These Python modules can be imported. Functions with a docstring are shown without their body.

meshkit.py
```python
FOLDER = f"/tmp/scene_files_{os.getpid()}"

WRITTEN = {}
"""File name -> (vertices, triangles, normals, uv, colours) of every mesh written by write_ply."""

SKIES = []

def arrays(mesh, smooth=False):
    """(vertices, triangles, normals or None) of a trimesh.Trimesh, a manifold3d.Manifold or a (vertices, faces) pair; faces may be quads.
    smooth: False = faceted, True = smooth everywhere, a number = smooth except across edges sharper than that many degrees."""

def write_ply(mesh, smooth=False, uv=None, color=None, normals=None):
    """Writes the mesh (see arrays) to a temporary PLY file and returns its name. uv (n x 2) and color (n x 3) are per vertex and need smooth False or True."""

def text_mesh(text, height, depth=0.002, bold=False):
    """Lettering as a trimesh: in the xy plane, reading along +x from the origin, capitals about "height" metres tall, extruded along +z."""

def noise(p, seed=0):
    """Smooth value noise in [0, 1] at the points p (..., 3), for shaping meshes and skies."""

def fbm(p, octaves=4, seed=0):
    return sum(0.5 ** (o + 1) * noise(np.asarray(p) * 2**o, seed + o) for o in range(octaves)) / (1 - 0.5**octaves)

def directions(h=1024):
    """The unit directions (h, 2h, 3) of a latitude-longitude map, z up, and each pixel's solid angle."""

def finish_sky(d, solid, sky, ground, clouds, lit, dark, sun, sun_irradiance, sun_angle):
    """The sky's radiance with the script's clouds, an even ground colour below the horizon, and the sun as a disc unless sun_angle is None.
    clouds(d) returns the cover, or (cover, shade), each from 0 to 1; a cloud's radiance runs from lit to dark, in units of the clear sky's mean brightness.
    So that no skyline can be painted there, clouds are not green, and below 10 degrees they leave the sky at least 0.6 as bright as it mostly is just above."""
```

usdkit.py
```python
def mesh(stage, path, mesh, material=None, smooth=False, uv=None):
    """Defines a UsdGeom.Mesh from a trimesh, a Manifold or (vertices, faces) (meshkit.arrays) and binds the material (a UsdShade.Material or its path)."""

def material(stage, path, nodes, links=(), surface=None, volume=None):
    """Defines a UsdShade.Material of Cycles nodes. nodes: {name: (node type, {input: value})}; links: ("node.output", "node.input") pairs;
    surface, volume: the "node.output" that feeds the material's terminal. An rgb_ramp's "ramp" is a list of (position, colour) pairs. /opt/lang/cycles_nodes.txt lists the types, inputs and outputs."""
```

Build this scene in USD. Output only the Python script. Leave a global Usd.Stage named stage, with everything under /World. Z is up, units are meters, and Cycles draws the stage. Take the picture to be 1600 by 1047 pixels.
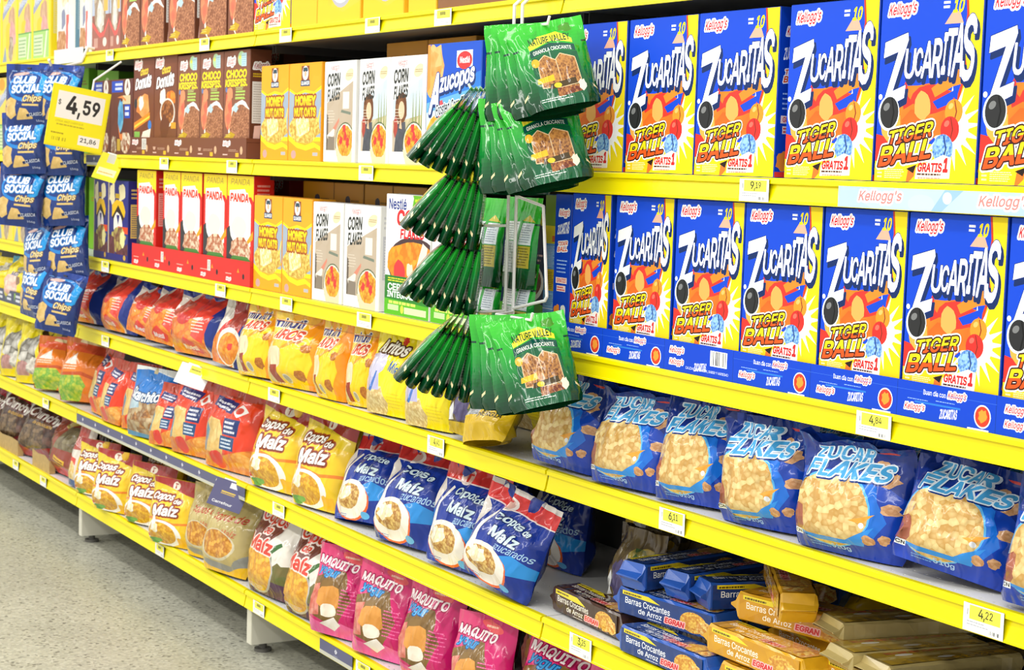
import math, numpy as np, trimesh, shapely, usdkit, meshkit
from shapely.geometry import Polygon, MultiPolygon, box as sbox, Point, LineString
from shapely import affinity
from pxr import Usd, UsdGeom, UsdLux, UsdShade, Gf, Sdf, Vt

stage = Usd.Stage.CreateInMemory()
UsdGeom.SetStageUpAxis(stage, 'Z')
UsdGeom.SetStageMetersPerUnit(stage, 1.0)
UsdGeom.Xform.Define(stage, '/World')
T = Sdf.ValueTypeNames

# ------------------------------------------------------------------ camera
cam = UsdGeom.Camera.Define(stage, '/World/camera')
FPX = 2866.1
YAW, PITCH, ROLL = math.radians(59.896), math.radians(5.3188), math.radians(1.8003)
EYE = np.array([2.8313, -1.7252, 1.2578])
fw = np.array([-math.sin(YAW) * math.cos(PITCH), math.cos(YAW) * math.cos(PITCH), -math.sin(PITCH)])
rt = np.cross(fw, [0, 0, 1]); rt /= np.linalg.norm(rt); upv = np.cross(rt, fw)
rt, upv = math.cos(ROLL) * rt + math.sin(ROLL) * upv, -math.sin(ROLL) * rt + math.cos(ROLL) * upv
m4 = np.eye(4); m4[0, :3], m4[1, :3], m4[2, :3], m4[3, :3] = rt, upv, -fw, EYE
cam.AddTransformOp().Set(Gf.Matrix4d(m4.tolist()))
cam.CreateHorizontalApertureAttr(36.0); cam.CreateFocalLengthAttr(FPX / 1600 * 36)
cam.CreateFStopAttr(16.0); cam.CreateFocusDistanceAttr(2.9)
cam.CreateExposureAttr(0.26)

# ------------------------------------------------------------------ light: store ambience and rows of ceiling tubes over the aisle
dome = UsdLux.DomeLight.Define(stage, '/World/ambient_light')
dome.CreateIntensityAttr(0.30); dome.CreateColorAttr(Gf.Vec3f(1.0, 0.99, 0.96))
def lamp_row(name, y, z, w, inten, tilt=0, x=-0.5, ln=11.0):
    l = UsdLux.RectLight.Define(stage, '/World/' + name)
    l.CreateWidthAttr(ln); l.CreateHeightAttr(w); l.CreateIntensityAttr(inten)
    l.CreateColorAttr(Gf.Vec3f(1.0, 0.98, 0.93))
    x_ = UsdGeom.Xformable(l); x_.AddTranslateOp().Set(Gf.Vec3d(x, y, z)); x_.AddRotateXOp().Set(tilt)
lamp_row('ceiling_tube_row', -1.3, 3.2, 0.22, 10)
lamp_row('ceiling_tube_row_001', -3.4, 3.2, 0.22, 15, 18)

# ------------------------------------------------------------------ helpers: colours, materials, prims
def lin(h):
    c = np.array([int(h[i:i + 2], 16) for i in (1, 3, 5)]) / 255.0
    return np.where(c <= .04045, c / 12.92, ((c + .055) / 1.055) ** 2.4)
LOOKS = '/World/Looks'
def plain(name, hexc, rough=.5, metal=0, noise=0, nscale=40, bump=0, coat=0, spec=.5):
    n = {'p': ('principled_bsdf', {'base_color': lin(hexc), 'roughness': rough, 'metallic': metal, 'coat_weight': coat, 'coat_roughness': .18, 'specular_ior_level': spec})}
    lk = []
    if noise or bump:
        n['t'] = ('texture_coordinate', {}); n['n'] = ('noise_texture', {'scale': nscale, 'detail': 4.0}); lk.append(('t.object', 'n.vector'))
    if noise:
        c = lin(hexc)
        n['r'] = ('rgb_ramp', {'ramp': [(.25, c * (1 - noise)), (.75, np.minimum(c * (1 + noise), 1))]})
        lk += [('n.fac', 'r.fac'), ('r.color', 'p.base_color')]
    if bump:
        n['b'] = ('bump', {'strength': bump, 'distance': .002}); lk += [('n.fac', 'b.height'), ('b.normal', 'p.normal')]
    return usdkit.material(stage, f'{LOOKS}/{name}', n, lk, surface='p.BSDF')
def printed(name, rough, coat, bump=0, bscale=.05, metal=0, spec=.5, bd=.003):
    n = {'c': ('attribute', {'attribute': 'col'}), 'd': ('attribute', {'attribute': 'colb'}), 'x': ('attribute', {'attribute': 'tx'}), 'q': ('attribute', {'attribute': 'pq'}),
         's': ('separate_xyz', {}), 'v': ('voronoi_texture', {'dimensions': '2D'}), 'sc': ('separate_color', {}),
         'm1': ('math', {'math_type': 'multiply_add', 'value2': .55, 'value3': -.05}), 'm2': ('math', {'math_type': 'multiply_add', 'value2': .95}),
         'm3': ('math', {'math_type': 'multiply', 'use_clamp': True}), 'mx': ('mix_color', {}),
         'p': ('principled_bsdf', {'roughness': rough, 'coat_weight': coat, 'coat_roughness': .08, 'metallic': metal, 'specular_ior_level': spec})}
    lk = [('x.vector', 's.vector'), ('q.vector', 'v.vector'), ('s.x', 'v.scale'), ('v.color', 'sc.color'), ('v.distance', 'm1.value1'),
          ('sc.r', 'm2.value1'), ('m1.value', 'm2.value3'), ('m2.value', 'm3.value1'), ('s.y', 'm3.value2'), ('m3.value', 'mx.fac'),
          ('c.color', 'mx.a'), ('d.color', 'mx.b'), ('mx.result', 'p.base_color')]
    if bump:
        n['mp'] = ('mapping', {'scale': (bscale, bscale * .45, 1)})
        n['nz'] = ('noise_texture', {'scale': 1.0, 'detail': 3.0, 'type': 'ridged_multifractal', 'distortion': .6})
        n['bp'] = ('bump', {'strength': bump, 'distance': bd})
        lk += [('q.vector', 'mp.vector'), ('mp.vector', 'nz.vector'), ('nz.fac', 'bp.height'), ('bp.normal', 'p.normal'), ('bp.normal', 'p.coat_normal')]
    return usdkit.material(stage, f'{LOOKS}/{name}', n, lk, surface='p.BSDF')
M = dict(card=printed('printed_card', .4, 0, spec=.22), film=printed('printed_film', .2, .45, .9, .05, spec=.2, bd=.006), foil=printed('printed_foil', .14, .55, .6, .05, spec=.25, bd=.006),
         paper=printed('printed_paper', .5, 0),
         rail=plain('yellow_rail_plastic', '#f2e300', .3, coat=.3, spec=.12), deck=plain('white_shelf_paint', '#e3e3e1', .42, noise=.05, nscale=8),
         back=plain('grey_back_panel', '#57544f', .6), leg=plain('cream_leg_paint', '#dcd9c8', .4), foot=plain('grey_rubber_foot', '#5c5a54', .7),  # back panel: its grey is darkened to stand in for shade inside the shelving
         wire=plain('white_wire_coating', '#f1f0ee', .3, coat=.3), card_brown=plain('corrugated_brown_card', '#b79a63', .8, noise=.15, nscale=60),
         clear=plain('clear_label_cover', '#e9eef2', .12, coat=.5), shadowgap=plain('dark_bracket_paint', '#3a3836', .6))  # last entry: even dark paint of the brackets and uprights

used = {}
def path_for(parent, name):
    k = (str(parent), name); n = used.get(k, 0); used[k] = n + 1
    return f"{parent}/{name}" + (f"_{n:03d}" if n else '')
def tag(prim, label=None, cat=None, group=None, kind=None):
    p = prim.GetPrim() if hasattr(prim, 'GetPrim') else prim
    for k, v in (('label', label), ('category', cat), ('group', group), ('kind', kind)):
        if v: p.SetCustomDataByKey(k, v)
    return p
def place(x, loc, rz=0, ry=0, rx=0):
    x.AddTranslateOp().Set(Gf.Vec3d(*map(float, loc)))
    if rz: x.AddRotateZOp().Set(float(rz))
    if ry: x.AddRotateYOp().Set(float(ry))
    if rx: x.AddRotateXOp().Set(float(rx))
def thing(name, label, cat, loc=(0, 0, 0), rz=0, ry=0, rx=0, group=None, kind=None):
    x = UsdGeom.Xform.Define(stage, path_for('/World', name)); place(x, loc, rz, ry, rx)
    tag(x, label, cat, group, kind); return x.GetPrim()
def copy_of(src, label, loc, rz=0, ry=0, rx=0, group=None):
    was = src.GetCustomData(); nm = src.GetName().rstrip('0123456789').rstrip('_') if src.GetName()[-3:].isdigit() else src.GetName()
    x = UsdGeom.Xform.Define(stage, path_for('/World', nm)); place(x, loc, rz, ry, rx)
    tag(x, label, was['category'], group or was.get('group'))
    p = x.GetPrim(); p.GetReferences().AddInternalReference(src.GetPath()); p.SetInstanceable(True); return p
def raw_mesh(path, v, f, mat, normals=None, prim=None):
    m = UsdGeom.Mesh.Define(stage, path)
    m.CreatePointsAttr(Vt.Vec3fArray.FromNumpy(np.asarray(v, np.float32)))
    m.CreateFaceVertexCountsAttr(Vt.IntArray.FromNumpy(np.full(len(f), 3, np.int32)))
    m.CreateFaceVertexIndicesAttr(Vt.IntArray.FromNumpy(np.asarray(f, np.int32).ravel()))
    m.CreateSubdivisionSchemeAttr('none')
    if normals is not None:
        m.CreateNormalsAttr(Vt.Vec3fArray.FromNumpy(np.asarray(normals, np.float32))); m.SetNormalsInterpolation('vertex')
    for k, (ty, a) in (prim or {}).items():
        UsdGeom.PrimvarsAPI(m).CreatePrimvar(k, ty, 'vertex').Set(Vt.Vec3fArray.FromNumpy(np.asarray(a, np.float32)))
    UsdShade.MaterialBindingAPI.Apply(m.GetPrim()).Bind(mat); return m.GetPrim()
def part(parent, name, mesh, mat, smooth=False):
    return usdkit.mesh(stage, path_for(parent.GetPath() if parent else '/World', name), mesh, mat, smooth=smooth).GetPrim()
def bx(x0, x1, y0, y1, z0, z1):
    m = trimesh.creation.box([x1 - x0, y1 - y0, z1 - z0]); m.apply_translation([(x0 + x1) / 2, (y0 + y1) / 2, (z0 + z1) / 2]); return m
def chamfer_box(x0, x1, y0, y1, z0, z1, c=.0012):
    pts = []
    for sx, X in ((1, x0), (-1, x1)):
        for sy, Y in ((1, y0), (-1, y1)):
            for sz, Z in ((1, z0), (-1, z1)):
                pts += [(X, Y + sy * c, Z + sz * c), (X + sx * c, Y, Z + sz * c), (X + sx * c, Y + sy * c, Z)]
    return trimesh.convex.convex_hull(np.array(pts))
def join(*ms): return trimesh.util.concatenate(list(ms))
def tube(pts, r, n=8):
    p = np.array(pts, float); q = []
    for a, b in zip(p[:-1], p[1:]):
        c = trimesh.creation.cylinder(r, segment=[a, b], sections=n); q.append(c)
    for a in p[1:-1]:
        s = trimesh.creation.icosphere(1, r); s.apply_translation(a); q.append(s)
    return join(*q)

# ------------------------------------------------------------------ flat print: layered shapes, cut into one sheet of coloured polygons
_txt = {}
def glyphs(s, bold=0):
    if (s, bold) not in _txt:
        if s not in [k[0] for k in _txt if k[1] == 0]:
            m = meshkit.text_mesh(s, 70.0, 10.0)
            f = m.faces[m.face_normals[:, 2] < -.5]
            tri = shapely.polygons(m.vertices[f][:, :, :2])
            _txt[(s, 0)] = shapely.union_all(shapely.buffer(tri, .02, quad_segs=1)).simplify(.5)
        if bold: _txt[(s, bold)] = _txt[(s, 0)].buffer(bold, quad_segs=2).simplify(.8)
    return _txt[(s, bold)]
def R(x0, y0, x1, y1): return sbox(x0, y0, x1, y1)
def E(cx, cy, rx, ry=None, rot=0, n=6):
    g = affinity.scale(Point(cx, cy).buffer(1, quad_segs=n), rx, ry or rx); return affinity.rotate(g, rot) if rot else g
def P(*pts): return Polygon(pts).buffer(0)
def TX(s, x0, y0, x1, y1, bold=4, shear=0, rise=0, arch=0, taper=0):
    """Lettering fitted to a box; then slanted, raised towards its end, arched or made taller towards its end."""
    g = glyphs(s, round(bold * .6, 2)); a, b, c, d = g.bounds
    def w(p):
        u = (p[:, 0] - a) / (c - a); v = (p[:, 1] - b) / (d - b)
        h = (y1 - y0) * (1 + taper * (u - .5))
        return np.stack([x0 + u * (x1 - x0) + shear * v * (y1 - y0), y0 + v * h + rise * u + arch * (1 - (2 * u - 1) ** 2)], 1)
    return shapely.transform(g, w)
def O(g, r): return g.buffer(r, quad_segs=2)
def LINES(x0, y0, x1, y1, n, t=.45, seed=0, rise=0):
    """Rows too small to read: broken strokes."""
    r = np.random.default_rng(seed); out = []; hh = (y1 - y0) / n
    for i in range(n):
        x = x0; y = y1 - (i + .8) * hh; end = x1 - (r.random() * .25 * (x1 - x0))
        while x < end:
            w = (x1 - x0) * r.uniform(.05, .16); e = min(x + w, end)
            out.append(P((x, y + rise * (x - x0)), (e, y + rise * (e - x0)), (e, y + hh * t + rise * (e - x0)), (x, y + hh * t + rise * (x - x0)))); x = e + (x1 - x0) * .02
    return shapely.union_all(out)
def BARS(x0, y0, x1, y1, n=14, seed=1):
    r = np.random.default_rng(seed); xs = np.sort(r.uniform(x0, x1, n)); w = (x1 - x0) / n * .5
    return shapely.union_all([sbox(x, y0, min(x + w * r.uniform(.4, 1), x1), y1) for x in xs])
def BLOB(cx, cy, rx, ry, seed=0, amp=.25, n=14):
    r = np.random.default_rng(seed); k = 1 + amp * (r.random(n) - .5) * 2; a = np.arange(n) * 2 * np.pi / n
    return Polygon(np.stack([cx + rx * k * np.cos(a), cy + ry * k * np.sin(a)], 1)).buffer(-.02 * rx).buffer(.03 * rx, quad_segs=2)
def STAR(cx, cy, r0, r1, n, rot=0, sy=1):
    a = np.arange(2 * n) * np.pi / n + rot; r = np.where(np.arange(2 * n) % 2, r0, r1)
    return Polygon(np.stack([cx + r * np.cos(a), cy + sy * r * np.sin(a)], 1))
class Sheet:
    def __init__(s, w, h, bg, bg2=None, sc=0, am=0): s.w, s.h, s.L = w, h, [(sbox(0, 0, w, h), (bg, bg2 or bg, sc, am))]
    def __call__(s, g, c, c2=None, sc=0, am=1): s.L.append((g, (c, c2 or c, sc if c2 else 0, am if c2 else 0))); return s
    def outlined(s, g, c, *outs):
        for r, oc in outs: s(O(g, r), oc)
        return s(g, c)
    def twotone(s, g, top, bot, frac=.5, rise=0):
        a, b, c, d = g.bounds; y = b + frac * (d - b); s(g, top); return s(g.intersection(P((a - 1, b - 9), (c + 1, b - 9), (c + 1, y + rise), (a - 1, y - rise))), bot)
    def pieces(s):
        if not hasattr(s, '_p'):
            clip, occ, out = sbox(0, 0, s.w, s.h), None, []
            for g, st in reversed(s.L):
                g = g.intersection(clip)
                vis = g if occ is None else g.difference(occ)
                occ = g if occ is None else occ.union(g)
                out += [(q, st) for q in shapely.get_parts(vis) if q.geom_type == 'Polygon' and q.area > 1e-2]
            s._p = out
        return s._p
def area2(v, f):
    a, b = v[f[:, 1]] - v[f[:, 0]], v[f[:, 2]] - v[f[:, 0]]; return a[:, 0] * b[:, 1] - a[:, 1] * b[:, 0]
def _tri(q):
    v, f = trimesh.creation.triangulate_polygon(q, engine='earcut')
    return v, f
def sheet_tris(sheet, nu=0, nv=0):
    """(design points, faces, style of every point); with nu, nv the sheet is also cut along a grid so that it can bend."""
    V, Fc, S, n = [], [], [], 0
    if nu:
        xs, ys = np.linspace(0, sheet.w, nu + 1), np.linspace(0, sheet.h, nv + 1)
    for q, st in sheet.pieces():
        qs = [q]
        if nu:
            a, b, c, d = q.bounds
            i0, i1 = max(np.searchsorted(xs, a + 1e-9) - 1, 0), np.searchsorted(xs, c - 1e-9)
            j0, j1 = max(np.searchsorted(ys, b + 1e-9) - 1, 0), np.searchsorted(ys, d - 1e-9)
            if (i1 - i0) * (j1 - j0) > 1:
                ii, jj = np.meshgrid(np.arange(i0, i1), np.arange(j0, j1), indexing='ij'); ii, jj = ii.ravel(), jj.ravel()
                cells = shapely.box(xs[ii], ys[jj], xs[ii + 1], ys[jj + 1])
                qs = [g for g in shapely.get_parts(shapely.intersection(q, cells)) if g.geom_type == 'Polygon' and g.area > 1e-3]
        for g in qs:
            if len(g.exterior.coords) == 5 and not g.interiors:
                v, f = np.array(g.exterior.coords)[:4], np.array([[0, 1, 2], [0, 2, 3]])
                if not g.exterior.is_ccw: f = f[:, ::-1]
                cr = area2(v, f)
                if (cr <= 0).any(): v, f = _tri(g)
            else:
                try: v, f = _tri(g)
                except Exception: continue
            if not len(f): continue
            cr = area2(v, f); f = np.where((cr < 0)[:, None], f[:, ::-1], f)
            V.append(v); Fc.append(f + n); S += [st] * len(v); n += len(v)
    return np.vstack(V), np.vstack(Fc), S
_lin = {}
def linc(h):
    if h not in _lin: _lin[h] = lin(h)
    return _lin[h]
def style_vars(S, pq):
    uniq = {st: i for i, st in enumerate(dict.fromkeys(S))}; idx = np.array([uniq[s] for s in S])
    c = np.array([linc(s[0]) for s in uniq])[idx]; d = np.array([linc(s[1]) for s in uniq])[idx]; x = np.array([(s[2], s[3], 0) for s in uniq], float)[idx]
    return {'col': (T.Color3fArray, c), 'colb': (T.Color3fArray, d), 'tx': (T.Vector3fArray, x), 'pq': (T.Vector3fArray, np.column_stack([pq, np.zeros(len(pq))]))}
_tris = {}
def flat_print(parent, name, sheet, origin, ux, uy, w, h, mat=None, label=None):
    """The sheet as a flat mesh: origin = its lower left corner, ux, uy its directions."""
    if id(sheet) not in _tris: _tris[id(sheet)] = (sheet, sheet_tris(sheet))
    v, f, S = _tris[id(sheet)][1]
    o, ux, uy = (np.array(a, float) for a in (origin, ux, uy))
    p3 = o + v[:, :1] / sheet.w * w * ux + v[:, 1:2] / sheet.h * h * uy
    pr = raw_mesh(path_for(parent.GetPath() if hasattr(parent, 'GetPath') else parent, name), p3, f, mat or M['card'], np.tile(np.cross(ux, uy), (len(p3), 1)), style_vars(S, v))
    return tag(pr, label) if label else pr
# ------------------------------------------------------------------ carton designs (millimetres). Mascots of the packs are left out: plain colour shapes take their room.
FLK = ('#f7c843', '#c9741a', .13)      # corn flakes: light, dark, cell scale
CHO = ('#cf9068', '#8a5236', .2)
def kell(s, x0, y0, x1, y1, c='#e2202f'):
    t = TX("Kellogg's", x0, y0, x1, y1, 3, .25, (y1 - y0) * .12); s(O(t, (y1 - y0) * .16), '#ffffff'); s(t, c)
def d_tiger_front():
    s = Sheet(200, 258, '#0a49d8')
    s(P((166, 258), (170, 225), (163, 180), (172, 150), (160, 120), (150, 0), (200, 0), (200, 258)), '#d5401f')
    s(P((170, 258), (174, 225), (168, 180), (176, 150), (165, 118), (150, 60), (140, 0), (200, 0), (200, 258)), '#f7de16')
    s(P((0, 0), (0, 62), (30, 66), (70, 56), (140, 50), (150, 0)), '#f6d619')
    s(P((0, 28), (0, 66), (22, 62), (60, 58), (40, 30)), '#e8352b')
    s(STAR(150, 74, 28, 62, 17, .1, .95), '#ffffff'); s(E(150, 74, 34, 30), '#ffffff')
    # plain warm splash where the mascot is printed
    s(BLOB(92, 96, 62, 38, 4, .16, 18), '#f08a26', '#e05a1e', .03, .8); s(P((48, 126), (58, 142), (62, 118), (74, 108), (54, 100)), '#e2352c')
    s(BLOB(112, 112, 40, 20, 9, .15), '#e6392e'); s(P((112, 110), (156, 126), (150, 108), (122, 100)), '#0a49d8')
    s(P((108, 128), (150, 152), (170, 156), (172, 134), (150, 130), (116, 116)), '#f28f2c')
    s(BLOB(92, 104, 16, 20, 6, .1), '#f6b25c'); s(P((30, 50), (36, 76), (46, 60), (44, 50)), '#33150c'); s(P((64, 48), (70, 72), (76, 50)), '#33150c')
    # name
    Z = P((8, 172), (10, 194), (56, 206), (58, 196), (30, 126), (56, 134), (54, 116), (10, 100), (12, 112), (38, 180))
    name = [Z]
    for ch, x0, x1, y0, y1 in (('U', 50, 72, 142, 184), ('C', 71, 87, 145, 184), ('A', 85, 106, 142, 193), ('R', 105, 124, 142, 196), ('I', 124, 133, 146, 203), ('T', 131, 150, 144, 208), ('A', 144, 166, 142, 216), ('S', 160, 186, 136, 226)):
        name.append(TX(ch, x0 + .5, y0, x1 - .5, y1, 4 if ch != 'I' else 7, .08))
    nm = shapely.union_all(name); s(affinity.translate(O(nm, 2), 4, -7), '#0b2a63'); s(O(nm, 1.0), '#0b2f86'); s(nm, '#ffffff'); s(E(5, 118, 4), '#ffffff')
    kell(s, 13, 226, 68, 246)
    s(P((128, 214), (164, 214), (156, 230), (142, 230)), '#f7b59b'); s(TX('10', 142, 228, 162, 248, 8, .2), '#f9e11a'); s(LINES(124, 234, 138, 246, 2, .6, 2), '#ffffff')
    # toy balls
    s(P((6, 88), (48, 92), (50, 66), (30, 50), (12, 66)), '#ffb54d'); s(E(24, 95, 22, 25), '#e9f2fb'); s(E(25, 96, 19, 22), '#2b2c2e'); s(E(19, 104, 7, 5, 30), '#7d7f80'); s(P((28, 76), (33, 96), (28, 116), (31, 116), (36, 96), (31, 76)), '#121314')
    for cx, cy, r, c, d in ((154, 96, 17, '#f59a2c', '#fbc56a'), (148, 72, 18, '#e8322c', '#f4705f'), (136, 46, 20, '#2f6fd0', '#9fd0f2')):
        s(E(cx, cy, r, r), c, d if cy == 46 else None, .25, .9); s(E(cx - r * .35, cy + r * .45, r * .3, r * .22, 30), d); s(P((cx, cy - r * .9), (cx + r * .25, cy), (cx, cy + r * .9), (cx + r * .1, cy + r * .9), (cx + r * .38, cy), (cx + r * .1, cy - r * .9)), '#8a2a1c' if cy != 46 else '#173a84')
    for t, b in ((TX('TIGER', 22, 48, 112, 70, 5, .3, 15), 0), (TX('BALL', 6, 19, 112, 48, 6, .3, 14), 0)): s(O(t, 4.6), '#ffffff')
    for a in ((TX('TIGER', 22, 48, 112, 70, 5, .3, 15), .45), (TX('BALL', 6, 19, 112, 48, 6, .3, 14), .5)):
        s(O(a[0], 2.2), '#3a130d'); s.twotone(a[0], '#fbe218', '#ef5a1c', a[1], 5)
    s(P((84, 4), (152, 6), (154, 34), (138, 38), (86, 20)), '#fff6ee'); s(TX('GRATIS', 88, 14, 136, 27, 8, .1), '#d92a2a'); s(TX('1', 138, 14, 148, 34, 10, .1), '#d92a2a'); s(LINES(88, 9, 146, 13, 1, .6, 5), '#5b3a30'); s(LINES(90, 4, 140, 8, 1, .5, 6), '#e8a6a0')
    s(P((70, 20), (84, 22), (82, 8), (72, 0), (66, 0)), '#ee7a2c'); s(P((66, 18), (86, 24), (80, 12)), '#241410')
    s(LINES(6, 4, 18, 20, 3, .5, 7), '#fdf5c4'); s(LINES(21, 4, 62, 18, 5, .45, 8), '#fdf5c4')
    return s
def d_tiger_side():
    s = Sheet(57, 258, '#0a3fb8'); kell(s, 12, 212, 48, 228); t = TX('ZUCARITAS', 8, 178, 50, 200, 6, .1, 4, 0, .3); s(t, '#ffffff')
    t = shapely.union_all([TX('TIGER', 12, 156, 46, 164, 6, .2, 3), TX('BALL', 10, 144, 46, 154, 6, .2, 3)]); s(O(t, 2), '#ffffff'); s(t, '#e8551d')
    s(LINES(10, 102, 48, 132, 4, .35, 3), '#9fc0f0'); s(R(8, 82, 48, 94), '#f3d9cf'); s(TX('GRATIS', 12, 84, 44, 92, 4), '#d9302c'); s(R(12, 66, 44, 78), '#f3d9cf'); s(LINES(14, 67, 42, 77, 2, .5, 4), '#d9302c')
    s(BLOB(14, 24, 12, 16, 3), '#ee8a2c'); s(BLOB(36, 28, 9, 14, 5), '#e7e3dc'); s(R(0, 0, 57, 8), '#e8352b'); return s
def d_nutri_side():
    s = Sheet(50, 258, '#6aa2dc'); s(R(0, 196, 50, 258), '#7b9a24'); s(R(0, 160, 50, 196), '#e9cf1c'); s(R(30, 164, 48, 176), '#e06a3c'); s(LINES(6, 112, 44, 156, 14, .4, 2), '#c9dcf2'); s(R(4, 64, 46, 108), '#d8b523'); s(LINES(8, 68, 42, 104, 10, .45, 5), '#7e6a1a'); s(R(4, 30, 46, 60), '#8fbce6'); s(LINES(8, 34, 42, 56, 6, .4, 6), '#4f7fb5'); s(R(0, 26, 50, 28), '#dfeaf5'); return s
def d_choco_krisp(yellowname=True):
    s = Sheet(180, 275, '#8c5641', '#7d4a36', .01, .5)
    s(BLOB(118, 50, 86, 74, 2, .06, 22), '#f3ece4'); s(BLOB(124, 44, 80, 68, 3, .06, 22), *CHO[:2], CHO[2], 1)
    s(BLOB(34, 92, 24, 60, 7, .12), '#e8584a', '#f09a6a', .03, .8); s(BLOB(40, 146, 20, 22, 5), '#ee9468'); s(E(18, 158, 7, 8), '#5f7fb8')
    s(P((60, 96), (84, 118), (104, 100), (90, 88)), '#b9d3dd')
    s(LINES(82, 128, 150, 146, 2, .6, 3), '#b8d36a'); s(R(80, 128, 150, 132), '#a8c95c'); s(R(84, 148, 150, 154), '#a8c95c'); s(LINES(84, 156, 140, 166, 2, .5, 2), '#c6da82')
    s(P((4, 12), (52, 30), (86, 22), (64, 8)), '#c8a21a'); s(LINES(16, 14, 60, 24, 2, .4, 5), '#f1dc6a')
    s(TX('CHOCO', 14, 192, 158, 218, 9, .12), '#f6e21c'); s(TX('KRISPIS.', 8, 166, 164, 190, 9, .12), '#f6e21c')
    kell(s, 20, 226, 74, 254, '#c05a5a'); s(E(120, 250, 24, 22), '#b7d8a8'); s(R(122, 226, 156, 266), '#bcdce6'); s(LINES(124, 230, 154, 262, 5, .4, 4), '#8fb8cc'); s(E(110, 254, 8, 6), '#e2e05a'); return s
def d_choco_side():
    s = Sheet(62, 275, '#6b3f2c'); s(R(6, 56, 56, 180), '#e9e8e4'); s(LINES(10, 60, 52, 176, 16, .35, 2), '#b9b6b0'); kell(s, 8, 212, 50, 236, '#b04a5a'); s(LINES(8, 192, 50, 206, 2, .6, 3), '#d8b52a'); s(P((10, 4), (30, 4), (34, 50), (14, 48)), '#f2c9bd'); return s
def d_choco_rings(k):
    s = Sheet(185, 281, '#83492f', '#6f3a24', .012, .6)
    kell(s, 8, 238, 70, 268, '#e86a6a'); s(TX('choco', 60, 218, 130, 244, 7, .2, 6), '#f7d93a'); t = TX('Donuts', 12, 170, 158, 216, 8, .2, 10, 0, .3); s(O(t, 4), '#5a2b1a'); s(t, '#ffffff')
    if k == 0:
        s(BLOB(88, 118, 62, 40, 3, .2), '#ee7a2c', '#f4b26a', .03, .8); s(BLOB(70, 128, 20, 24, 4), '#fbf3e6'); s(E(20, 126, 14, 16), '#333638'); s(P((6, 60), (150, 96), (150, 72), (6, 34)), '#f08f2a'); s(P((10, 50), (150, 84), (150, 78), (10, 42)), '#ffd94a'); s(E(150, 52, 16), '#3a7fd0'); s(R(10, 4, 60, 30), '#8cc152'); s(P((66, 0), (150, 0), (160, 40), (90, 30)), '#f7ead8')
    else:
        s(BLOB(70, 142, 26, 30, 3, .2), '#fbf3e6'); s(BLOB(132, 140, 36, 28, 5), '#f09a2c', '#d8651a', .05, 1); s(E(110, 92, 62, 48), '#e9dfd2'); s(E(110, 94, 54, 40), '#c47a3c', '#6b3418', .12, 1); s(BLOB(86, 40, 40, 40, 8), '#6b3420'); s(R(140, 40, 180, 60), '#f0a02c')
    return s
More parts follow.
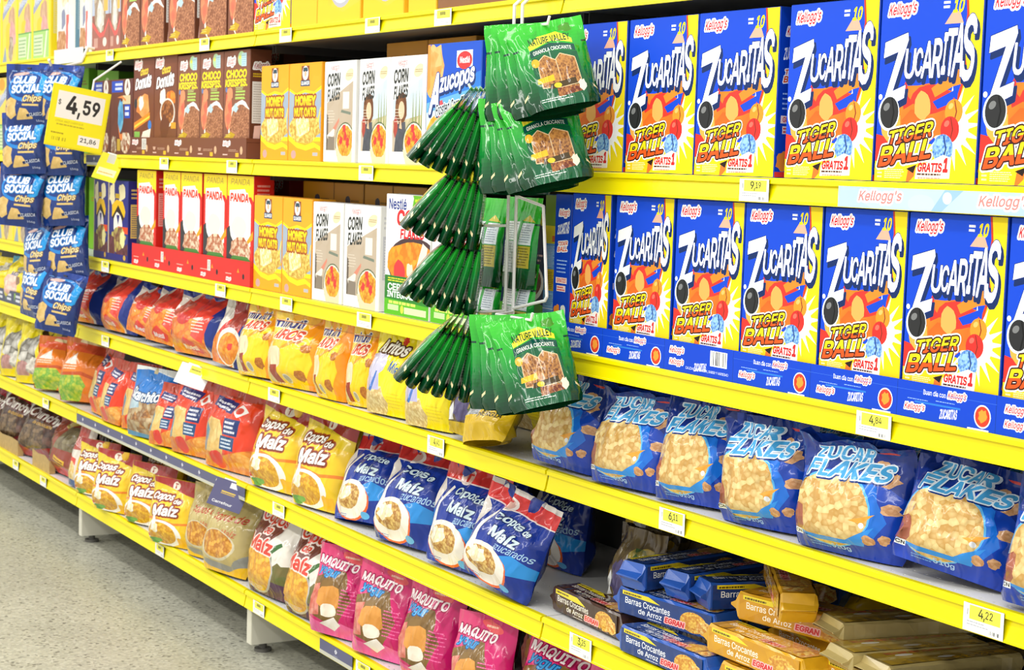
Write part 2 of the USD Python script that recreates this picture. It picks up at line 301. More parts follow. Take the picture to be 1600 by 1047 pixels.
def d_panda(k=0):
    s = Sheet(165, 279, '#e42d22'); s(P((0, 214), (0, 279), (165, 279), (165, 200), (150, 214)), '#f9dd1c'); s(TX('PANDA', 20, 250, 140, 270, 3, .3), '#b9a23a')
    s(P((14, 60), (14, 232), (110, 238), (150, 190), (150, 60)), '#ffffff'); s(P((0, 0), (0, 110), (40, 130), (60, 60), (40, 0)), '#3a3a3c'); s(P((165, 84), (96, 44), (110, 60), (165, 110)), '#f3a31c')
    s(BLOB(76, 120, 58, 60, 2, .04, 22), '#fbfaf6'); s(BLOB(76, 118, 46, 34, 5, .06, 18), '#e9e5dc')
    t = TX('PANDA', 18, 196, 134, 224, 9, .1); s(O(t, 3), '#ffffff'); s(t, '#e2401f')
    s(BLOB(86, 44, 66, 40, 6, .12, 20), '#f4e3c4', '#b0582c', .09, 1); s(P((10, 0), (40, 26), (130, 26), (165, 8), (165, 0)), '#4f8a3c'); return s
def d_side_plain(bg, c2, seed=1, w=60, h=270):
    s = Sheet(w, h, bg); s(R(w * .12, h * .3, w * .88, h * .72), c2); s(LINES(w * .18, h * .32, w * .82, h * .7, 14, .35, seed), bg); s(LINES(w * .15, h * .78, w * .85, h * .92, 3, .5, seed + 1), c2); return s
def d_honey():
    s = Sheet(180, 230, '#f7a81a', '#f9b52e', .015, .6)
    s(P((0, 46), (0, 172), (40, 160), (90, 168), (140, 162), (180, 176), (180, 46)), '#f9e21a'); s(P((0, 56), (0, 166), (40, 154), (90, 161), (140, 156), (180, 168), (180, 56)), '#aab7c4', '#9fb0c6', .03, 1)
    s(BLOB(90, 78, 88, 36, 3, .08, 22), '#f6e27a', '#c79a3a', .15, 1); s(BLOB(74, 84, 40, 26, 5, .2), '#fbf6d8', '#ecd27a', .14, 1); s(P((0, 0), (0, 62), (40, 44), (96, 36), (140, 44), (180, 34), (180, 0)), '#f9e21a'); s(P((0, 0), (0, 48), (50, 30), (100, 24), (150, 32), (180, 24), (180, 0)), '#f7a81a')
    s(R(68, 190, 112, 224), '#8a4a2a'); s(E(90, 207, 17), '#fbf7ee'); s(P((76, 212), (80, 220), (100, 220), (104, 212), (98, 210), (82, 210)), '#2f4a5c'); s(E(90, 205, 6, 7), '#e9b896'); s(R(64, 176, 116, 190), '#23456a'); s(TX('QUAKER', 67, 178, 113, 188, 5), '#ffffff')
    for t in (TX('HONEY', 34, 130, 150, 154, 12), TX('NUT OATS', 30, 104, 152, 126, 11)): s(O(t, 4.5), '#a8521a'); s.twotone(t, '#fbe21c', '#f9c51c')
    s(P((160, 92), (176, 126), (180, 124), (168, 90)), '#f7d95a'); s(E(30, 14, 14, 10), '#c9a0a0'); s(R(138, 12, 166, 20), '#b8b8c0'); return s
def d_corn(k):
    s = Sheet(170, 227, '#f7f6f3'); s(P((14, 26), (14, 134), (156, 182), (156, 26)), '#c6b6a2', '#bba88e', .02, .6)
    if k:
        s(P((14, 134), (156, 182), (156, 92), (14, 92)), '#d8e2e8', '#c2d0dc', .02, .8); s(P((60, 92), (156, 104), (156, 26), (60, 26)), '#ddd2ae', '#a8a07a', .05, .8)
        for x in (108, 122, 138, 150): s(P((x, 60), (x + 4, 150 + (x % 7) * 2), (x + 9, 60)), '#8f9a5a')
        s(BLOB(54, 118, 30, 34, 3, .1), '#8a5a34', '#6b3f22', .08, 1); s(E(56, 114, 15, 19), '#f0c8a4'); s(P((24, 26), (34, 84), (76, 90), (84, 26)), '#5a5c66', '#44464e', .06, .8); s(BLOB(28, 80, 9, 22, 4), '#b04a3c'); s(P((46, 76), (54, 98), (60, 74)), '#e8bc98')
    else:
        s(P((14, 26), (14, 110), (24, 104), (24, 26)), '#6a5e52'); s(R(102, 120, 136, 158), '#e9e6dc'); s(P((92, 112), (146, 106), (146, 112), (96, 118)), '#7a8474'); s(P((18, 60), (60, 78), (58, 60), (24, 48)), '#efe8da'); s(P((50, 76), (72, 92), (84, 100), (84, 92), (66, 72)), '#d88a72'); s(P((20, 26), (24, 58), (60, 56), (60, 26)), '#8a7e70')
    s(E(118, 40, 52, 50), '#5d6a4c'); s(E(118, 40, 49, 47), '#e9e4d2'); s(P((66, 30), (84, -4), (150, -6), (170, 30)), '#d6d2b4'); s(BLOB(118, 48, 42, 34, 4, .05, 20), *FLK)
    for cx, cy in ((112, 76), (96, 48), (132, 44), (120, 58)): s(BLOB(cx, cy, 8, 10, int(cx)), '#d83a3a')
    t = shapely.union_all([TX('CORN', 14, 170, 84, 200, 7, .1, 3), TX('FLAKES', 16, 136, 84, 165, 7, .1, 5)]); s(t, '#2b2f2c'); kell(s, 34, 204, 76, 220, '#e06a6e'); s(E(136, 196, 24, 13, 14), '#e6d9b4'); s(LINES(118, 192, 154, 200, 2, .5, 3), '#b9a070')
    s(LINES(20, 88, 60, 120, 5, .2, 4), '#e4d9c8'); s(R(0, 0, 14, 227), '#f7f6f3'); s(R(156, 0, 170, 227), '#f7f6f3'); return s
def d_frosted():
    s = Sheet(232, 248, '#1c55cf'); s(P((0, 110), (0, 150), (232, 190), (232, 100)), '#2f7fdc'); s(P((0, 90), (0, 128), (232, 160), (232, 90)), '#6ab4ea'); s(P((0, 0), (0, 108), (232, 140), (232, 0)), '#cfe6f2')
    s(BLOB(130, 58, 130, 72, 3, .1, 24), '#fbe184', '#e8a21c', .045, 1); s(BLOB(120, 66, 40, 34, 5, .25), '#fff8dc', '#f7dc84', .07, 1)
    s(BLOB(30, 204, 38, 46, 4, .2), '#e8923c', '#f6c07a', .05, 1); s(BLOB(26, 160, 22, 26, 7), '#f3b05a'); s(P((0, 248), (0, 150), (14, 160), (12, 248)), '#ee9a48')
    for cx, cy, r in ((30, 50, 20), (66, 116, 15), (204, 40, 12), (16, 18, 10)): s(BLOB(cx, cy, r, r * 1.15, int(cx)), '#cf2f38', '#e8606a', .12, .8)
    s(R(128, 198, 196, 232), '#ffffff'); s(E(162, 212, 32, 18), '#e23a3c'); s(TX('Nestlé', 142, 206, 184, 220, 5), '#ffffff')
    t = shapely.union_all([TX('A', 8, 104, 50, 190, 8, .22), TX('zucopos', 54, 138, 202, 178, 7, .12, 22)]); s(affinity.translate(O(t, 3), 3, -4), '#12336f'); s(O(t, 2), '#1a3f94'); s(t, '#ffffff')
    t = TX('Frosted Corn Flakes', 40, 100, 198, 124, 3.5, .15, 24); s(O(t, 2.5), '#e9f4fa'); s(t, '#2a2f3c'); s(LINES(100, 100, 190, 112, 2, .4, 4, .12), '#4f86b8'); s(LINES(8, 8, 60, 22, 3, .4, 9), '#fff3d8'); return s
def d_nestle():
    s = Sheet(200, 258, '#f9f9f7'); s(E(128, 112, 118, 58), '#4a3438'); s(E(128, 108, 112, 52), '#f1b23a', '#d97b1c', .07, 1); s(BLOB(60, 116, 52, 36, 3, .1), '#f6a928', '#e0801c', .07, 1); s(P((130, 84), (168, 160), (190, 150), (170, 84)), '#f4ead6'); s(BLOB(66, 94, 26, 24, 6, .12), '#e23a3e'); s(BLOB(112, 100, 16, 14, 2), '#f6e6c8')
    s(R(0, 0, 200, 82), '#2f8a2a'); s(P((0, 0), (0, 34), (200, 28), (200, 0)), '#58b81f'); s(R(0, 34, 200, 84), '#2c7d2c')
    s(TX('CEREAL', 14, 52, 130, 68, 6), '#ffffff'); s(TX('INTEGRAL', 12, 37, 132, 51, 6), '#ffffff'); s(LINES(14, 71, 130, 81, 2, .5, 4), '#e9e23a'); s(P((160, 40), (176, 54), (186, 76), (176, 60), (164, 46)), '#ffffff'); s(BLOB(170, 66, 8, 16, 3), '#e3c52a')
    s(LINES(20, 22, 180, 32, 1, .6, 4), '#d9ec6a'); s(R(16, 10, 66, 22), '#c8e6a8'); s(R(92, 6, 190, 20), '#d6ecb8'); s(E(82, 14, 8, 9), '#cfd84a')
    s(TX('CORN', 48, 192, 186, 226, 9, .1, 2), '#d8262c'); s(TX('FLAKES', 66, 164, 172, 186, 8, .1, 3), '#d8262c'); s(TX('Nestlé', 12, 226, 92, 250, 4), '#243a8c'); s(P((118, 232), (124, 252), (120, 258), (200, 258), (200, 230)), '#6ab81f'); s(TX('más', 130, 244, 154, 252, 4), '#f6f02a'); s(TX('Sabor', 160, 234, 196, 246, 4), '#f6f02a'); s(R(130, 234, 154, 242), '#2a6a24'); return s
def d_darkblue():
    s = Sheet(190, 240, '#2d2f7a', '#3a3c92', .01, .5); s(BLOB(40, 200, 28, 34, 3, .3), '#efe3b4'); s(BLOB(128, 208, 30, 28, 5, .3), '#efe3b4'); s(R(70, 188, 112, 202), '#c9a62a'); s(BLOB(98, 150, 62, 34, 4, .1), '#f2c21c'); s(P((40, 130), (98, 168), (156, 130), (140, 120), (98, 146), (56, 120)), '#3a2a1c'); s(BLOB(96, 110, 42, 34, 6, .12), '#f4efe6'); s(P((82, 138), (98, 108), (112, 138)), '#35307e')
    s(R(96, 84, 190, 104), '#e8501f'); s(BLOB(96, 62, 70, 40, 8, .2, 22), '#d8cf6a', '#7a4a3c', .05, 1); s(P((0, 0), (0, 80), (60, 70), (70, 20), (190, 56), (190, 0)), '#7a4452', '#55302c', .06, .9); s(BLOB(140, 66, 24, 26, 3, .2), '#efe6a0'); s(R(0, 0, 10, 240), '#c9b89a'); s(R(0, 0, 190, 20), '#2f2f80'); s(E(160, 12, 12, 8), '#d0a83a'); return s
def d_brownblue():
    s = Sheet(200, 224, '#6f3c2c', '#5f3024', .012, .6); s(R(8, 186, 112, 220), '#2a4fbe'); s(LINES(40, 190, 108, 216, 2, .6, 3), '#dfe6f6'); s(E(152, 200, 26, 26), '#f1e9dc'); s(P((140, 190), (152, 222), (164, 190), (152, 200)), '#7a4030'); s(R(110, 150, 180, 176), '#d9c79c'); s(P((60, 170), (104, 176), (140, 164), (140, 158), (100, 168)), '#e08a4a')
    s(BLOB(92, 116, 24, 48, 4, .15), '#2f86c4', '#7cc0e0', .05, .8); s(R(128, 108, 178, 148), '#2a4fbe'); s(LINES(132, 112, 174, 146, 2, .6, 6), '#e9eef8'); s(P((70, 90), (90, 60), (150, 66), (170, 40), (110, 36), (84, 50)), '#e8823c'); s(BLOB(140, 34, 40, 34, 7, .2), '#f1e6cf', '#9a5a34', .07, 1); s(BLOB(30, 26, 26, 30, 2, .2), '#e6d9c2', '#7a4a2c', .08, 1); s(R(62, 10, 92, 46), '#c9a63a'); return s
def d_kids():
    s = Sheet(215, 265, '#f4d94a', '#f0cd6a', .01, .8); s(P((0, 150), (0, 176), (150, 260), (215, 265), (215, 236), (120, 200)), '#8e98b4', '#a3acc4', .03, .7); s(TX('Nesquik', 14, 168, 190, 204, 6, .1, 44), '#c4cbdc'); s(E(40, 240, 40, 22), '#f0a23a'); s(BLOB(130, 130, 50, 66, 3, .15), '#d8b694', '#b8896a', .04, .7); s(BLOB(80, 96, 40, 50, 5, .2), '#f2c93a'); s(BLOB(140, 90, 44, 50, 6, .15), '#e9b4b0', '#c78f86', .05, .7); s(BLOB(120, 44, 30, 50, 7, .2), '#cfc4b0', '#8a7058', .06, .9); s(R(196, 0, 215, 265), '#f6dc22'); s(P((0, 0), (40, 60), (60, 0)), '#8fa4b8'); return s
def d_kids_green():
    s = d_kids(); s(R(0, 0, 215, 92), '#a8d07a'); s(P((130, 0), (160, 90), (176, 90), (150, 0)), '#dfeccb'); s(R(8, 10, 120, 80), '#cfe2b8'); s(LINES(12, 14, 116, 76, 5, .4, 3), '#8aa87a'); s(R(0, 90, 215, 95), '#6ea85a'); s(R(196, 0, 215, 265), '#f6dc22'); return s
def d_meadow():
    s = Sheet(205, 265, '#e9e6dc', '#d8d6cc', .02, .6); s(E(90, 220, 54, 70), '#f3ecd2', '#cdbb8c', .05, .8); s(BLOB(100, 110, 60, 60, 3, .2), '#f2f1ea', '#c9cfd0', .05, .8); s(BLOB(70, 120, 22, 34, 5), '#8b8fa8'); s(R(104, 20, 136, 130), '#e2706a'); s(BLOB(50, 40, 50, 44, 7, .2), '#e0b48a', '#b5794a', .06, 1); s(BLOB(160, 60, 34, 70, 4, .15), '#f4f1ee'); return s
def d_redline():
    s = Sheet(173, 265, '#a9b4cc', '#bcc6d8', .02, .8); s(P((0, 0), (0, 110), (173, 110), (173, 0)), '#a0685a', '#8c5648', .03, .6); s(BLOB(80, 130, 60, 70, 3, .15, 18), '#cdbfa8', '#9c8570', .04, .9); s(BLOB(84, 104, 34, 48, 6, .2), '#f1eee6', '#c9c2b6', .06, .8); s(R(120, 120, 160, 176), '#e8b65a'); s(P((0, 92), (80, 54), (120, 58), (173, 100), (173, 88), (120, 44), (80, 40), (0, 78)), '#e2605a'); s(P((0, 0), (0, 78), (80, 40), (120, 44), (173, 88), (173, 0)), '#a8685c'); s(R(20, 10, 60, 40), '#c99a8c'); s(E(130, 26, 20, 14), '#e9ddd2'); return s
def d_bowlbox():
    s = Sheet(231, 265, '#f7c42a', '#f9d050', .01, .5); s(E(130, 96, 70, 66), '#b9b8c4'); s(E(128, 104, 72, 64), '#f4f2ee'); s(E(126, 116, 52, 40), '#b98a5a', '#7a5334', .1, 1); s(P((0, 0), (0, 60), (70, 120), (56, 40), (140, 20), (231, 40), (231, 0)), '#f8c92c'); s(P((0, 60), (66, 130), (54, 140), (0, 80)), '#b9bcc9'); return s
def d_plainbox(bg, seed=1, dark='#3a3a44'):
    s = Sheet(205, 270, bg); s(R(0, 236, 205, 240), '#00000000'[:7] if False else bg); s(BLOB(96, 226, 18, 16, seed, .15), dark); s(LINES(120, 216, 190, 234, 2, .5, seed), '#7a5a10'); s(LINES(30, 180, 180, 200, 2, .5, seed + 2), '#a87a16'); return s
def d_special():
    s = Sheet(180, 258, '#0e2146'); s(P((0, 0), (0, 60), (110, 80), (180, 60), (180, 0)), '#4f9a2a'); s(E(90, 200, 70, 40), '#151c30'); s(TX('ALL-BRAN', 20, 222, 150, 246, 6), '#d8c93a'); s(LINES(30, 150, 160, 180, 3, .4, 4), '#c9a6a0'); s(E(110, 110, 50, 40), '#e9e3dc'); s(E(110, 112, 42, 32), '#a86a4a', '#6a3a24', .12, 1); return s
def d_redrear():
    s = Sheet(160, 275, '#93231a'); kell(s, 12, 236, 120, 264, '#c23a4a'); s(TX('Honey Nut', 12, 210, 110, 228, 4), '#e0a82a'); s(LINES(12, 150, 140, 196, 4, .3, 3), '#b8503a'); return s
def d_brownrear():
    s = Sheet(160, 275, '#4a2a1c'); kell(s, 12, 236, 120, 264, '#c23a5a'); s(TX('APPLE', 12, 206, 110, 226, 6), '#d8a52a'); s(LINES(12, 190, 120, 200, 1, .5, 3), '#a8803a'); return s
def d_tray(n, bg, w, h, fn):
    s = Sheet(w * n, h, bg)
    for i in range(n): fn(s, i, i * w)
    return s
def tray_tiger(s, i, x):
    s(R(x + 183, 0, x + 184, 48), '#083a9c'); kell(s, x + 14, 8, x + 52, 19, '#e2303a'); t = TX('ZUCARITAS', x + 82, 5, x + 114, 18, 6, .1, 3); s(t, '#ffffff')
    if i % 4 == 2: s(R(x + 124, 18, x + 168, 42), '#f4f4f4'); s(BARS(x + 127, 20, x + 165, 41, 18), '#26262a'); kell(s, x + 14, 26, x + 52, 38, '#e2303a'); s(TX('CALIDAD, NUTRICION, SABOR Y VARIEDAD', x + 60, 6, x + 172, 11, 2), '#dfe8fb')
    else:
        s(TX('Buen día con', x + 50, 33, x + 92, 40, 3), '#ffffff'); kell(s, x + 95, 31, x + 128, 42, '#e2303a'); s(E(x + 160, 18, 15, 15), '#ffffff'); s(E(x + 160, 18, 13, 13), '#e8402a'); s(BLOB(x + 160, 19, 7, 8, 4), '#f7a03a'); s(R(x + 134, 0, x + 172, 2), '#ffffff'); s(LINES(x + 20, 24, x + 60, 28, 1, .3, 3), '#8fb4f2'); s(R(x + 34, 21, x + 120, 23.5), '#2f7fe0'); s(LINES(x + 74, 26, x + 118, 30, 1, .3, 5), '#8fb4f2'); s(R(x, 36, x + 184, 36.6), '#3a6fe0')
def tray_choco(s, i, x):
    s(P((x + 20, 30), (x + 44, 30), (x + 40, 20), (x + 24, 20)), '#caa08c') if i % 2 else kell(s, x + 20, 34, x + 70, 50, '#e06a6a'); s(LINES(x + 60, 20, x + 130, 28, 2, .4, i), '#c9a28a'); s(R(x + 110, 5, x + 132, 17), '#e9b62a'); s(E(x + 150, 24, 9, 12), '#d9b08a'); s(LINES(x + 20, 8, x + 60, 14, 1, .6, i + 3), '#f0cabc')
def tray_choco_bar(s, i, x):
    tray_choco(s, i, x)
    if i == 0: s(R(x + 106, 20, x + 146, 56), '#e9e6e0'); s(BARS(x + 109, 22, x + 143, 54, 12), '#3a2a24')
def tray_panda(s, i, x):
    s(LINES(x + 16, 30, x + 70, 36, 1, .5, i), '#f7b9a8'); s(P((x + 96, 40), (x + 112, 40), (x + 104, 54)), '#f29a2a'); kell(s, x + 20, 8, x + 54, 20, '#f4685a'); s(E(x + 140, 30, 7, 9), '#2a2426')
    if i in (1, 3): s(R(x + 70, 30, x + 92, 66), '#f4efe8'); s(BARS(x + 72, 32, x + 90, 64, 9), '#3a2a2a')
M['under'] = plain('grey_shelf_underside', '#7b7873', .5)  # darker than the white deck: shade under the shelf put into the colour
# ------------------------------------------------------------------ the setting: floor and shelving
W = 1.45
ZT = {1: 1.5636, 2: 1.2492, 3: .9287, 4: .7046, 5: .4306, 6: .1621}
RH = {1: .0360, 2: .0381, 3: .0380, 4: .0412, 5: .0426, 6: .0434}
DEPTH = .46
fl_t = {'t': ('texture_coordinate', {}), 'a': ('voronoi_texture', {'scale': 130.0}), 'ca': ('separate_color', {}), 'ra': ('rgb_ramp', {'ramp': [(.0, lin('#b3b2a2')), (.55, lin('#c3c2b0')), (.86, lin('#cfcebd')), (.93, lin('#a3a294')), (1, lin('#7f7e72'))]}),
        'n': ('noise_texture', {'scale': 2.2, 'detail': 4.0}), 'rn': ('rgb_ramp', {'ramp': [(.3, np.array([.80] * 3)), (.7, np.array([1.0] * 3))]}), 'mx': ('mix_color', {'blend_type': 'multiply', 'fac': 1.0}),
        'p': ('principled_bsdf', {'roughness': .32, 'specular_ior_level': .4})}
M['floor'] = usdkit.material(stage, LOOKS + '/speckled_terrazzo', fl_t, [('t.object', 'a.vector'), ('a.color', 'ca.color'), ('ca.r', 'ra.fac'), ('t.object', 'n.vector'), ('n.fac', 'rn.fac'), ('ra.color', 'mx.a'), ('rn.color', 'mx.b'), ('mx.result', 'p.base_color')], surface='p.BSDF')
fl = usdkit.mesh(stage, '/World/floor', bx(-12, 7, -6, 3, -.05, 0), M['floor']).GetPrim()
tag(fl, 'pale grey speckled terrazzo floor of the store aisle', kind='structure')

def deck_mesh():
    holes = [P((x - .0045, y), (x - .002, y - .0017), (x + .002, y - .0017), (x + .0045, y), (x + .002, y + .0017), (x - .002, y + .0017)) for j, y in enumerate((.022, .052, .09, .14)) for x in np.arange(.03 + (j % 2) * .0125, W - .02, .025)]
    g = sbox(.003, .006, W - .003, DEPTH).difference(shapely.union_all(holes))
    m = trimesh.creation.extrude_polygon(g, .0015, engine='earcut'); m.apply_translation([0, 0, -.0015])
    return join(m, bx(.003, W - .003, .006, .009, -.03, -.0015), bx(.003, W - .003, DEPTH - .004, DEPTH, -.03, -.0015), bx(.003, .006, .009, DEPTH, -.03, -.0015), bx(W - .006, W - .003, .009, DEPTH, -.03, -.0015))
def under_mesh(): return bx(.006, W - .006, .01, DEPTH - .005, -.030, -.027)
def rail_mesh(h):
    prof = Polygon([(.012, 0), (.001, .0005), (-.003, -.002), (-.0035, -h * .22), (.0042, -h * .26), (-.0028, -h * .88), (-.0042, -h * .91), (-.0045, -h * .985), (-.002, -h), (.004, -h * .97), (.004, -.003), (.012, -.002)])
    m = trimesh.creation.extrude_polygon(prof, W - .006, engine='earcut')      # x,y of the profile = y,z of the scene
    v = m.vertices.copy(); m.vertices = np.column_stack([v[:, 2] + .003, v[:, 0], v[:, 1]]); m.faces = m.faces
    m.fix_normals(); return m
nearest = {0: 'nearest bay', -1: 'second nearest bay', -2: 'third nearest bay', -3: 'fourth nearest bay', -4: 'farthest bay'}
rowname = {1: 'top', 2: 'second', 3: 'third', 4: 'fourth', 5: 'fifth', 6: 'bottom'}
for k in range(1, 7):
    first = None
    for b in (0, -1, -2, -3, -4):
        lab = f'white perforated metal shelf with yellow price rail, {rowname[k]} level of the {nearest[b]}'
        loc = (b * W, 0, ZT[k])
        if first is None:
            t = first = thing('shelf', lab, 'shelf', loc, group='yellow-railed shelves')
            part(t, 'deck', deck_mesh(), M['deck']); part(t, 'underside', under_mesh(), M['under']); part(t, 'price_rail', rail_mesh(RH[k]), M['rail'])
            if k < 6:
                for x in (.008, W - .011): part(t, 'bracket', join(bx(x, x + .003, .05, DEPTH, -.05, -.0305), bx(x, x + .003, DEPTH - .1, DEPTH, -.075, -.05)), M['shadowgap'])
        else: copy_of(first, lab, loc)
first = None
for b in (0, -1, -2, -3, -4):
    lab = f'grey back panel with slotted uprights and cream foot of the shelving, {nearest[b]}'
    if first is None:
        t = first = thing('shelving_frame', lab, 'shelving', (b * W, 0, 0), group='shelving frames')
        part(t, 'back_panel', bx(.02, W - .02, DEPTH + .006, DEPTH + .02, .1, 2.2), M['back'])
        for x in (-.018, ): part(t, 'upright', bx(x, x + .036, DEPTH + .004, DEPTH + .06, .02, 2.2), M['shadowgap'])
        lg = part(t, 'base_leg', join(bx(-.016, .016, .012, DEPTH, .022, .117), bx(-.014, .014, .011, .013, .022, .112)), M['leg'])
        f_ = trimesh.creation.cylinder(.022, .008, sections=20); f_.apply_translation([0, .05, .004]); g_ = trimesh.creation.cylinder(.01, .016, sections=16); g_.apply_translation([0, .05, .014])
        part(lg, 'levelling_foot', join(f_, g_), M['foot'], 40)
    else: copy_of(first, lab, (b * W, 0, 0))
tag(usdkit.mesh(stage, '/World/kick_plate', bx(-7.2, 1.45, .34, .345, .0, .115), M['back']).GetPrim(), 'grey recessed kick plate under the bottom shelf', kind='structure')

M['wall'] = plain('cream_wall_paint', '#d8d5ca', .7)
for nm_, g_ in (('wall_back', bx(-12, 7, 2.9, 3.0, 0, 3.6)), ('wall_far', bx(-12.1, -12, -6, 3, 0, 3.6))):
    tag(usdkit.mesh(stage, '/World/' + nm_, g_, M['wall']).GetPrim(), 'plain cream wall of the store ' + ('behind the shelving' if 'back' in nm_ else 'at the far end of the aisle'), kind='structure')
# ------------------------------------------------------------------ cartons on the upper three shelves
ORD = ['first', 'second', 'third', 'fourth', 'fifth', 'sixth', 'seventh', 'eighth', 'ninth', 'tenth', 'eleventh', 'twelfth']
side_default = {}
def carton(name, label, x0, x1, z, h, d, front, side, bg, y=.012, yaw=0, group=None, cat='cereal box', backpanel=None):
    w = x1 - x0; t = thing(name, label, cat, ((x0 + x1) / 2, y, z + .0005), rz=yaw, group=group)
    body = chamfer_box(-w / 2, w / 2, 0, d, 0, h)
    part(t, 'carton', body, plain_card(bg)); e = .0003
    flat_print(t, 'front_panel', front, (-w / 2 + .001, -e, .001), (1, 0, 0), (0, 0, 1), w - .002, h - .002)
    if side: flat_print(t, 'side_panel', side, (w / 2 + e, .001, .001), (0, 1, 0), (0, 0, 1), d - .002, h - .002)
    fl_ = bx(-w / 2 + .002, w / 2 - .002, d * .45, d * .45 + .0008, h - .0002, h + .0004); part(t, 'top_flap', fl_, plain_card(bg))
    return t
_pc = {}
def plain_card(h):
    if h not in _pc: _pc[h] = plain('carton_' + h[1:], h, .45, noise=.04, nscale=3)
    return _pc[h]
def tray(label, x0, x1, z, h, d, n, bg, fn, w=184, hh=48, y=.004):
    t = thing('display_tray', label, 'display tray', (x0, y, z + .0005)); L = x1 - x0
    part(t, 'tray_base', chamfer_box(0, L, .0015, d, 0, h * .8), plain_card(bg)); part(t, 'tray_lip', bx(0, L, 0, .0012, 0, h), plain_card(bg))
    flat_print(t, 'tray_print', d_tray(n, bg, w, hh, fn), (0, -.0003, 0), (1, 0, 0), (0, 0, 1), L, h); part(t, 'tray_end', bx(L - .0012, L, .0014, d, h * .8, h), plain_card(bg)); return t
D = {k: f() for k, f in dict(tig=d_tiger_front, tigs=d_tiger_side, nut=d_nutri_side, ck=d_choco_krisp, cks=d_choco_side, honey=d_honey, frost=d_frosted, nest=d_nestle, dkb=d_darkblue, brb=d_brownblue, kids=d_kids, kidg=d_kids_green, mead=d_meadow, redl=d_redline, bowl=d_bowlbox, spec=d_special, redr=d_redrear, bror=d_brownrear, panda=d_panda).items()}
D['don0'], D['don1'], D['corn0'], D['corn1'] = d_choco_rings(0), d_choco_rings(1), d_corn(0), d_corn(1)
D['plain'] = d_plainbox('#d9951c', 3); D['plain2'] = d_plainbox('#c58a1a', 5); D['yel'] = d_plainbox('#f8c62c', 2, '#e0a91c'); D['green'] = d_plainbox('#6fb01f', 4, '#d9e0b0'); D['brown'] = d_plainbox('#8a5e3c', 6, '#c89a4a')
for k, a in dict(honeys=('#f7a81a', '#e9d9b0'), corns=('#efeeea', '#cfcfd4'), frosts=('#2253c0', '#cfe0f2'), nests=('#f3f3f0', '#9cc46a'), pandas=('#d92a22', '#f0a59a'), dkbs=('#2d2f7a', '#e2c46a'), meads=('#7fa6b8', '#a9c4cf'), kidss=('#f6dc22', '#e8d98a'), dons=('#7a432d', '#c9a27f'), brbs=('#6a3a2a', '#caa890')).items(): D[k] = d_side_plain(*a)
# top shelf, level 1
i = 0
for x0, x1 in ((-4.12, -3.905), (-3.900, -3.695)):
    carton('cereal_box', f'yellow cereal box with slanted grey lettering, {ORD[i]} from the far end of the top shelf', x0, x1, ZT[1], .265, .065, D['kids'], D['kidss'], '#f4d94a', group='yellow boxes on the top shelf'); i += 1
for i, (x0, x1) in enumerate(((-3.690, -3.498), (-3.496, -3.284))):
    carton('cereal_box', f'yellow cereal box with a green lower third, {ORD[i]} of two on the top shelf', x0, x1, ZT[1], .265, .065, D['kidg'], D['kidss'], '#f4d94a')
carton('cereal_box', 'pale cereal box with a red bar, beside the green-based boxes on the top shelf', -3.21, -3.008, ZT[1], .265, .06, D['mead'], D['meads'], '#d8dcda')
carton('cereal_box', 'pale cereal box with a red bar, beside the boxes with a red wavy line', -2.96, -2.83, ZT[1], .265, .06, D['mead'], D['meads'], '#d8dcda')
carton('cereal_box', 'blue and brown box with red wavy line, wider of two on the top shelf', -2.827, -2.657, ZT[1], .265, .06, D['redl'], D['cks'], '#9c6456')
carton('cereal_box', 'blue and brown box with red wavy line, narrower of two on the top shelf', -2.654, -2.545, ZT[1], .265, .06, D['redl'], D['cks'], '#9c6456')
for i, (x0, x1) in enumerate(((-2.541, -2.372), (-2.363, -2.163), (-2.124, -1.916), (-1.879, -1.682), (-1.669, -1.499))):
    carton('cereal_box', f'brown chocolate puffed-rice box on the top shelf, {ORD[i]} of five from the far end', x0, x1, ZT[1], .285, .062, D['ck'], D['cks'], '#83503c', group='brown boxes on the top shelf')
carton('cereal_box', 'blue and yellow ball-offer box standing alone on the top shelf', -1.492, -1.265, ZT[1], .28, .06, D['tig'], D['tigs'], '#f3d91a')
carton('cereal_box', 'plain yellow carton turned sideways beside the ball-offer box on the top shelf', -1.258, -1.108, ZT[1], .27, .08, D['yel'], None, '#f5c02a')
carton('cereal_box', 'yellow box with a white bowl on the top shelf, farther of two', -1.104, -.874, ZT[1], .27, .07, D['bowl'], None, '#f7c42a')
carton('cereal_box', 'yellow box with a white bowl on the top shelf, nearer of two', -.859, -.661, ZT[1], .27, .07, D['bowl'], None, '#f7c42a')
carton('cereal_box', 'narrow plain yellow carton beside the bowl boxes on the top shelf', -.638, -.513, ZT[1], .27, .08, D['yel'], None, '#f5c02a')
carton('cereal_box', 'low brown carton at the near end of the goods on the top shelf', -.505, -.157, ZT[1], .20, .12, D['brown'], None, '#8a5e3c')
